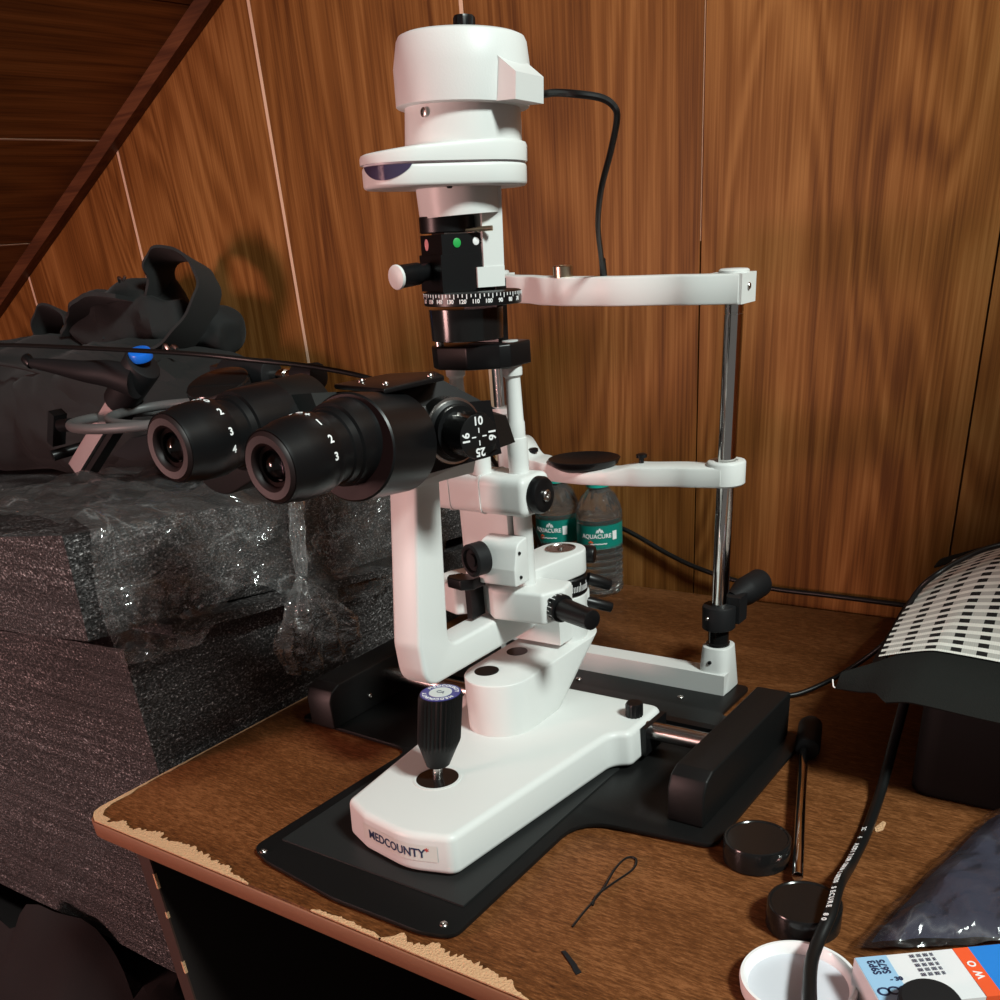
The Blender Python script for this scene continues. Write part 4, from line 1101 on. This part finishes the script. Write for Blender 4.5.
o = mk('paper_sheet', sheet(12, 10, lambda u, v: V((-.125+.050*u+.01*v, .470+.030*v-.01*u, .0012+.012*v*math.sin(PI*u)+.004*noise.noise(V((u*4, v*4, 1))))), .0006), M['pinkpaper'])
tag(o, 'pale pink crumpled paper between the white lid and the printed carton', 'paper')

# ------------------------------------------------------------------ black bag at the back left
Bg = thing('fabric_bag', 'large black fabric bag with webbing handles lying on the foam against the wall', 'bag', (-1.6, 1.03, .17))
def blob(c, s, amp, fr, n=3.2, seed=0, nu=56, nv=32):
    bm = nb(); bmesh.ops.create_uvsphere(bm, u_segments=nu, v_segments=nv, radius=1)
    for v in bm.verts:
        p = v.co.copy(); m_ = (abs(p.x)**n+abs(p.y)**n+abs(p.z)**n)**(1/n); p /= m_
        q = V((c[0]+p.x*s[0], c[1]+p.y*s[1], c[2]+p.z*s[2]))
        q += p.normalized()*amp*(noise.noise(q*fr+V((seed,0,0)))+.5*noise.noise(q*fr*2.3+V((seed,3,0)))+.9*(.5-abs(noise.noise(q*fr*1.4+V((0,seed,0))))))
        v.co = q
    return bm
def settle(bm, gap=.004):
    for v in bm.verts:
        v.co.z = max(v.co.z, foam_z(v.co.x, min(v.co.y, 1.19))+gap)
    return bm
body = blob((-1.63,1.03,.258), (.56,.155,.100), .022, 7, 3.4, 1, 90, 40)
for v in body.verts:
    k = max(0, (v.co.x+1.42)/.34); v.co.z -= .085*min(1,k)*max(0, min(1, (v.co.z-.20)/.12))
mk('bag_body', settle(body), M['cloth'], Bg)
mk('front_pocket', settle(blob((-1.45,.90,.265), (.17,.030,.070), .012, 11, 3, 6)), M['cloth'], Bg)
mk('rolled_top', blob((-1.525,1.10,.378), (.125,.055,.056), .026, 12, 2.2, 4), M['cloth'], Bg)
mk('rolled_top', blob((-1.375,1.12,.366), (.048,.045,.036), .012, 16, 2.2, 9), M['cloth'], Bg)
mk('handle_strap', ribbon([(-1.475,1.10,.375),(-1.445,1.10,.425),(-1.425,1.10,.462),(-1.385,1.10,.472),(-1.340,1.10,.455),(-1.318,1.09,.418),(-1.335,1.06,.375),(-1.375,1.03,.342),(-1.42,1.01,.335)], .074, .004, (.35,-.75,.25), 8, .06), M['cloth2'], Bg)
mk('handle_strap', ribbon([(-1.79,1.09,.345),(-1.775,1.09,.385),(-1.735,1.09,.408),(-1.69,1.09,.395),(-1.66,1.08,.368),(-1.60,1.07,.352),(-1.53,1.06,.356)], .058, .004, (.2,-.8,.35), 8, .05), M['cloth2'], Bg)
mk('handle_strap', ribbon([(-1.62,1.04,.372),(-1.59,1.04,.395),(-1.55,1.03,.415),(-1.50,1.03,.425),(-1.455,1.04,.42)], .05, .006, (.1,-.9,.2), 8, .06), M['cloth2'], Bg)
mk('zip_pull', tube([(-1.455,1.035,.443),(-1.447,1.03,.449),(-1.438,1.03,.445),(-1.430,1.03,.450)], .0022, 6), M['steel'], Bg)
mk('zip_pull', tube([(-1.318,.985,.352),(-1.306,.98,.358),(-1.298,.98,.350),(-1.288,.98,.356),(-1.280,.98,.352)], .0032, 6), M['steel'], Bg)
mk('seam_piping', tube([(-1.95,.905,.345),(-1.80,.892,.352),(-1.65,.885,.350),(-1.52,.885,.338),(-1.42,.884,.315),(-1.36,.886,.285),(-1.33,.89,.25)], .0028, 8), M['cloth2'], Bg)
mk('side_flap', hexa([(-1.33,.91,.215),(-1.14,.95,.205),(-1.12,1.08,.200),(-1.33,1.10,.210),(-1.30,.95,.325),(-1.19,.98,.285),(-1.18,1.06,.280),(-1.30,1.06,.325)], 16,14,12,.022,14), M['cloth'], Bg)

# folding stand with a blue cap
St = thing('folding_stand', 'slim folding stand with bright blue end cap and square metal tube on the foam', 'stand', (-1.27,.79,.24))
a = V((-1.285,.775,.226)); b = V((-1.128,.800,.348)); dr_ = (b-a).normalized()
def sqbar(p, q, w, d2=None, bev=.001):
    p = V(p); q = V(q); bm = box(-w/2,w/2,-(d2 or w)/2,(d2 or w)/2,0,(q-p).length,bev); bm.transform(Matrix.Translation(p) @ frame_to(q-p, (0,1,0))); return bm
mk('square_tube', sqbar(a, a+dr_*.145, .020, .020), M['tubepink'], St)
mk('tube_channel', sqbar(a+V((.015,.006,0)), a+dr_*.150+V((.015,.006,0)), .018, .018), K, St)
mk('clamp_head', rod(a+dr_*.135, b+dr_*.012, .0200, .0225, 28, .003), M['rubber'], St)
mk('end_cap', rod(b+V((.010,0,.012)), b+V((.0125,-.003,.022)), .0145, .0140, 28, .002), M['bluecap'], St, label='bright blue end cap')
mk('lever_arm', tube([(-1.125,.79,.335),(-1.16,.78,.345),(-1.20,.77,.350),(-1.255,.765,.357),(-1.300,.76,.362)], lambda t: .0150*(1-t)+.0055, 12), M['rubber'], St)
mk('lever_end', rod((-1.298,.76,.360),(-1.308,.76,.368), .0068, .0078, 16, .001), M['black'], St)
mk('hinge_bracket', merge(sqbar(a+V((-.020,-.01,.035)), a+V((.005,-.01,.075)), .012, .02), rod(a+V((-.022,-.02,.020)), a+V((-.010,.02,.024)), .007), rod(a+V((.02,-.02,.060)), a+V((.045,-.02,.062)), .008)), K, St)

def loopc(cx, cy, cz, rx, ry, a0, a1, dz, n=14): return [(cx+rx*math.cos(math.radians(a0+(a1-a0)*i/n)), cy+ry*math.sin(math.radians(a0+(a1-a0)*i/n)), cz+dz*i/n) for i in range(n+1)]
cable('coiled_cable', loopc(-1.105,.78,.288,.112,.085,60,400,.014,18)+loopc(-1.075,.785,.305,.082,.060,40,330,-.010,14), .0058, 'grey cable lying in loose loops around the folding stand', 'cablegr', 'cable', 6)

Ar = thing('clamp_arm', 'black equipment arm with large round knob and chrome pin behind the eyepieces', 'equipment arm', (-.95,.80,.22))
kc = V((-.917,.745,.342)); ka = V((.10,-.30,.95)).normalized()
mk('round_knob', lathe([(.0330,-.026),(.0350,-.025),(.0365,-.002),(.0345,0),(.0320,.0010),(.0,.0010)], kc, ka, 48, flute=(-.0255,-.0015,.05)), M['blackgloss'], Ar)
mk('knob_stem', rod(kc-ka*.020, kc-ka*.045, .022, .017), K, Ar)
mk('base_block', hexa([(-1.16,.75,.252),(-.93,.75,.252),(-.93,.86,.244),(-1.16,.86,.244),(-1.13,.76,.275),(-.94,.755,.295),(-.94,.86,.300),(-1.13,.86,.278)],6,6,4,.008,14), M['rubber'], Ar)
mk('arm_tube', rod((-.965,.800,.341),(-.888,.800,.3405), .0180, .0175, 32, .003), M['rubber'], Ar)
mk('chrome_pin', merge(rod((-.890,.800,.3405),(-.845,.800,.3405), .0062), rod((-.868,.800,.3405),(-.864,.800,.3405), .0080)), M['chrome'], Ar)
mk('end_knob', rod((-.852,.800,.3405),(-.815,.800,.3395), .0110, .0140, 28, .002), M['rubber'], Ar)
mk('arm_bracket', hexa([(-.99,.79,.285),(-.90,.79,.285),(-.90,.83,.285),(-.99,.83,.285),(-.985,.79,.352),(-.93,.79,.347),(-.93,.83,.347),(-.985,.83,.352)],3,3,3,.004,20), K, Ar)
cable('thin_cable', [(-1.62,.84,.3800),(-1.40,.80,.3805),(-1.25,.78,.3780),(-1.10,.76,.3750),(-.96,.75,.3700),(-.88,.76,.3620),(-.80,.79,.3490),(-.74,.82,.3300),(-.70,.88,.29),(-.70,.97,.20),(-.71,1.06,.08),(-.72,1.10,.003)], .0026, 'thin black cable running from the left across the bag and behind the microscope')

# ------------------------------------------------------------------ camera
cam = bpy.data.cameras.new('camera'); co = bpy.data.objects.new('camera', cam); C.objects.link(co)
Rr = V((.81458788,.57424722,-.08177228)); Rd_ = V((.23360044,-.45382256,-.85992786)); Rf = V((-.53092129,.68138477,-.50382276))
co.matrix_world = Matrix.Translation((0,0,.45)) @ Matrix((Rr, -Rd_, -Rf)).transposed().to_4x4()
cam.sensor_width = 36; cam.sensor_fit = 'HORIZONTAL'; cam.lens = 36*.955; cam.shift_x = 0; cam.shift_y = .3
cam.clip_start = .01
bpy.context.scene.camera = co

# ------------------------------------------------------------------ light
def area(name, loc, tgt, size, power, col, sy=None):
    l = bpy.data.lights.new(name, 'AREA'); l.energy = power; l.color = col; l.size = size
    if sy: l.shape = 'RECTANGLE'; l.size_y = sy
    o = bpy.data.objects.new(name, l); C.objects.link(o); o.location = loc
    o.rotation_euler = (V(tgt)-V(loc)).to_track_quat('-Z', 'Y').to_euler(); return o
area('ceiling_lamp', (1.45,.15,2.15), (-.5,.70,.1), .45, 100, (.90,1.0,.95))
area('warm_pink_lamp', (-1.75,-1.30,.42), (-.7,.8,.2), .5, 40, (1.0,.56,.52))
w = bpy.data.worlds.new('world'); bpy.context.scene.world = w; w.use_nodes = True
w.node_tree.nodes['Background'].inputs[0].default_value = (.9,.85,.8,1); w.node_tree.nodes['Background'].inputs[1].default_value = .14
sc_ = bpy.context.scene
sc_.view_settings.view_transform = 'Standard'; sc_.view_settings.look = 'None'; sc_.view_settings.exposure = 0.0; sc_.view_settings.gamma = 1
sc_.view_settings.use_curve_mapping = False
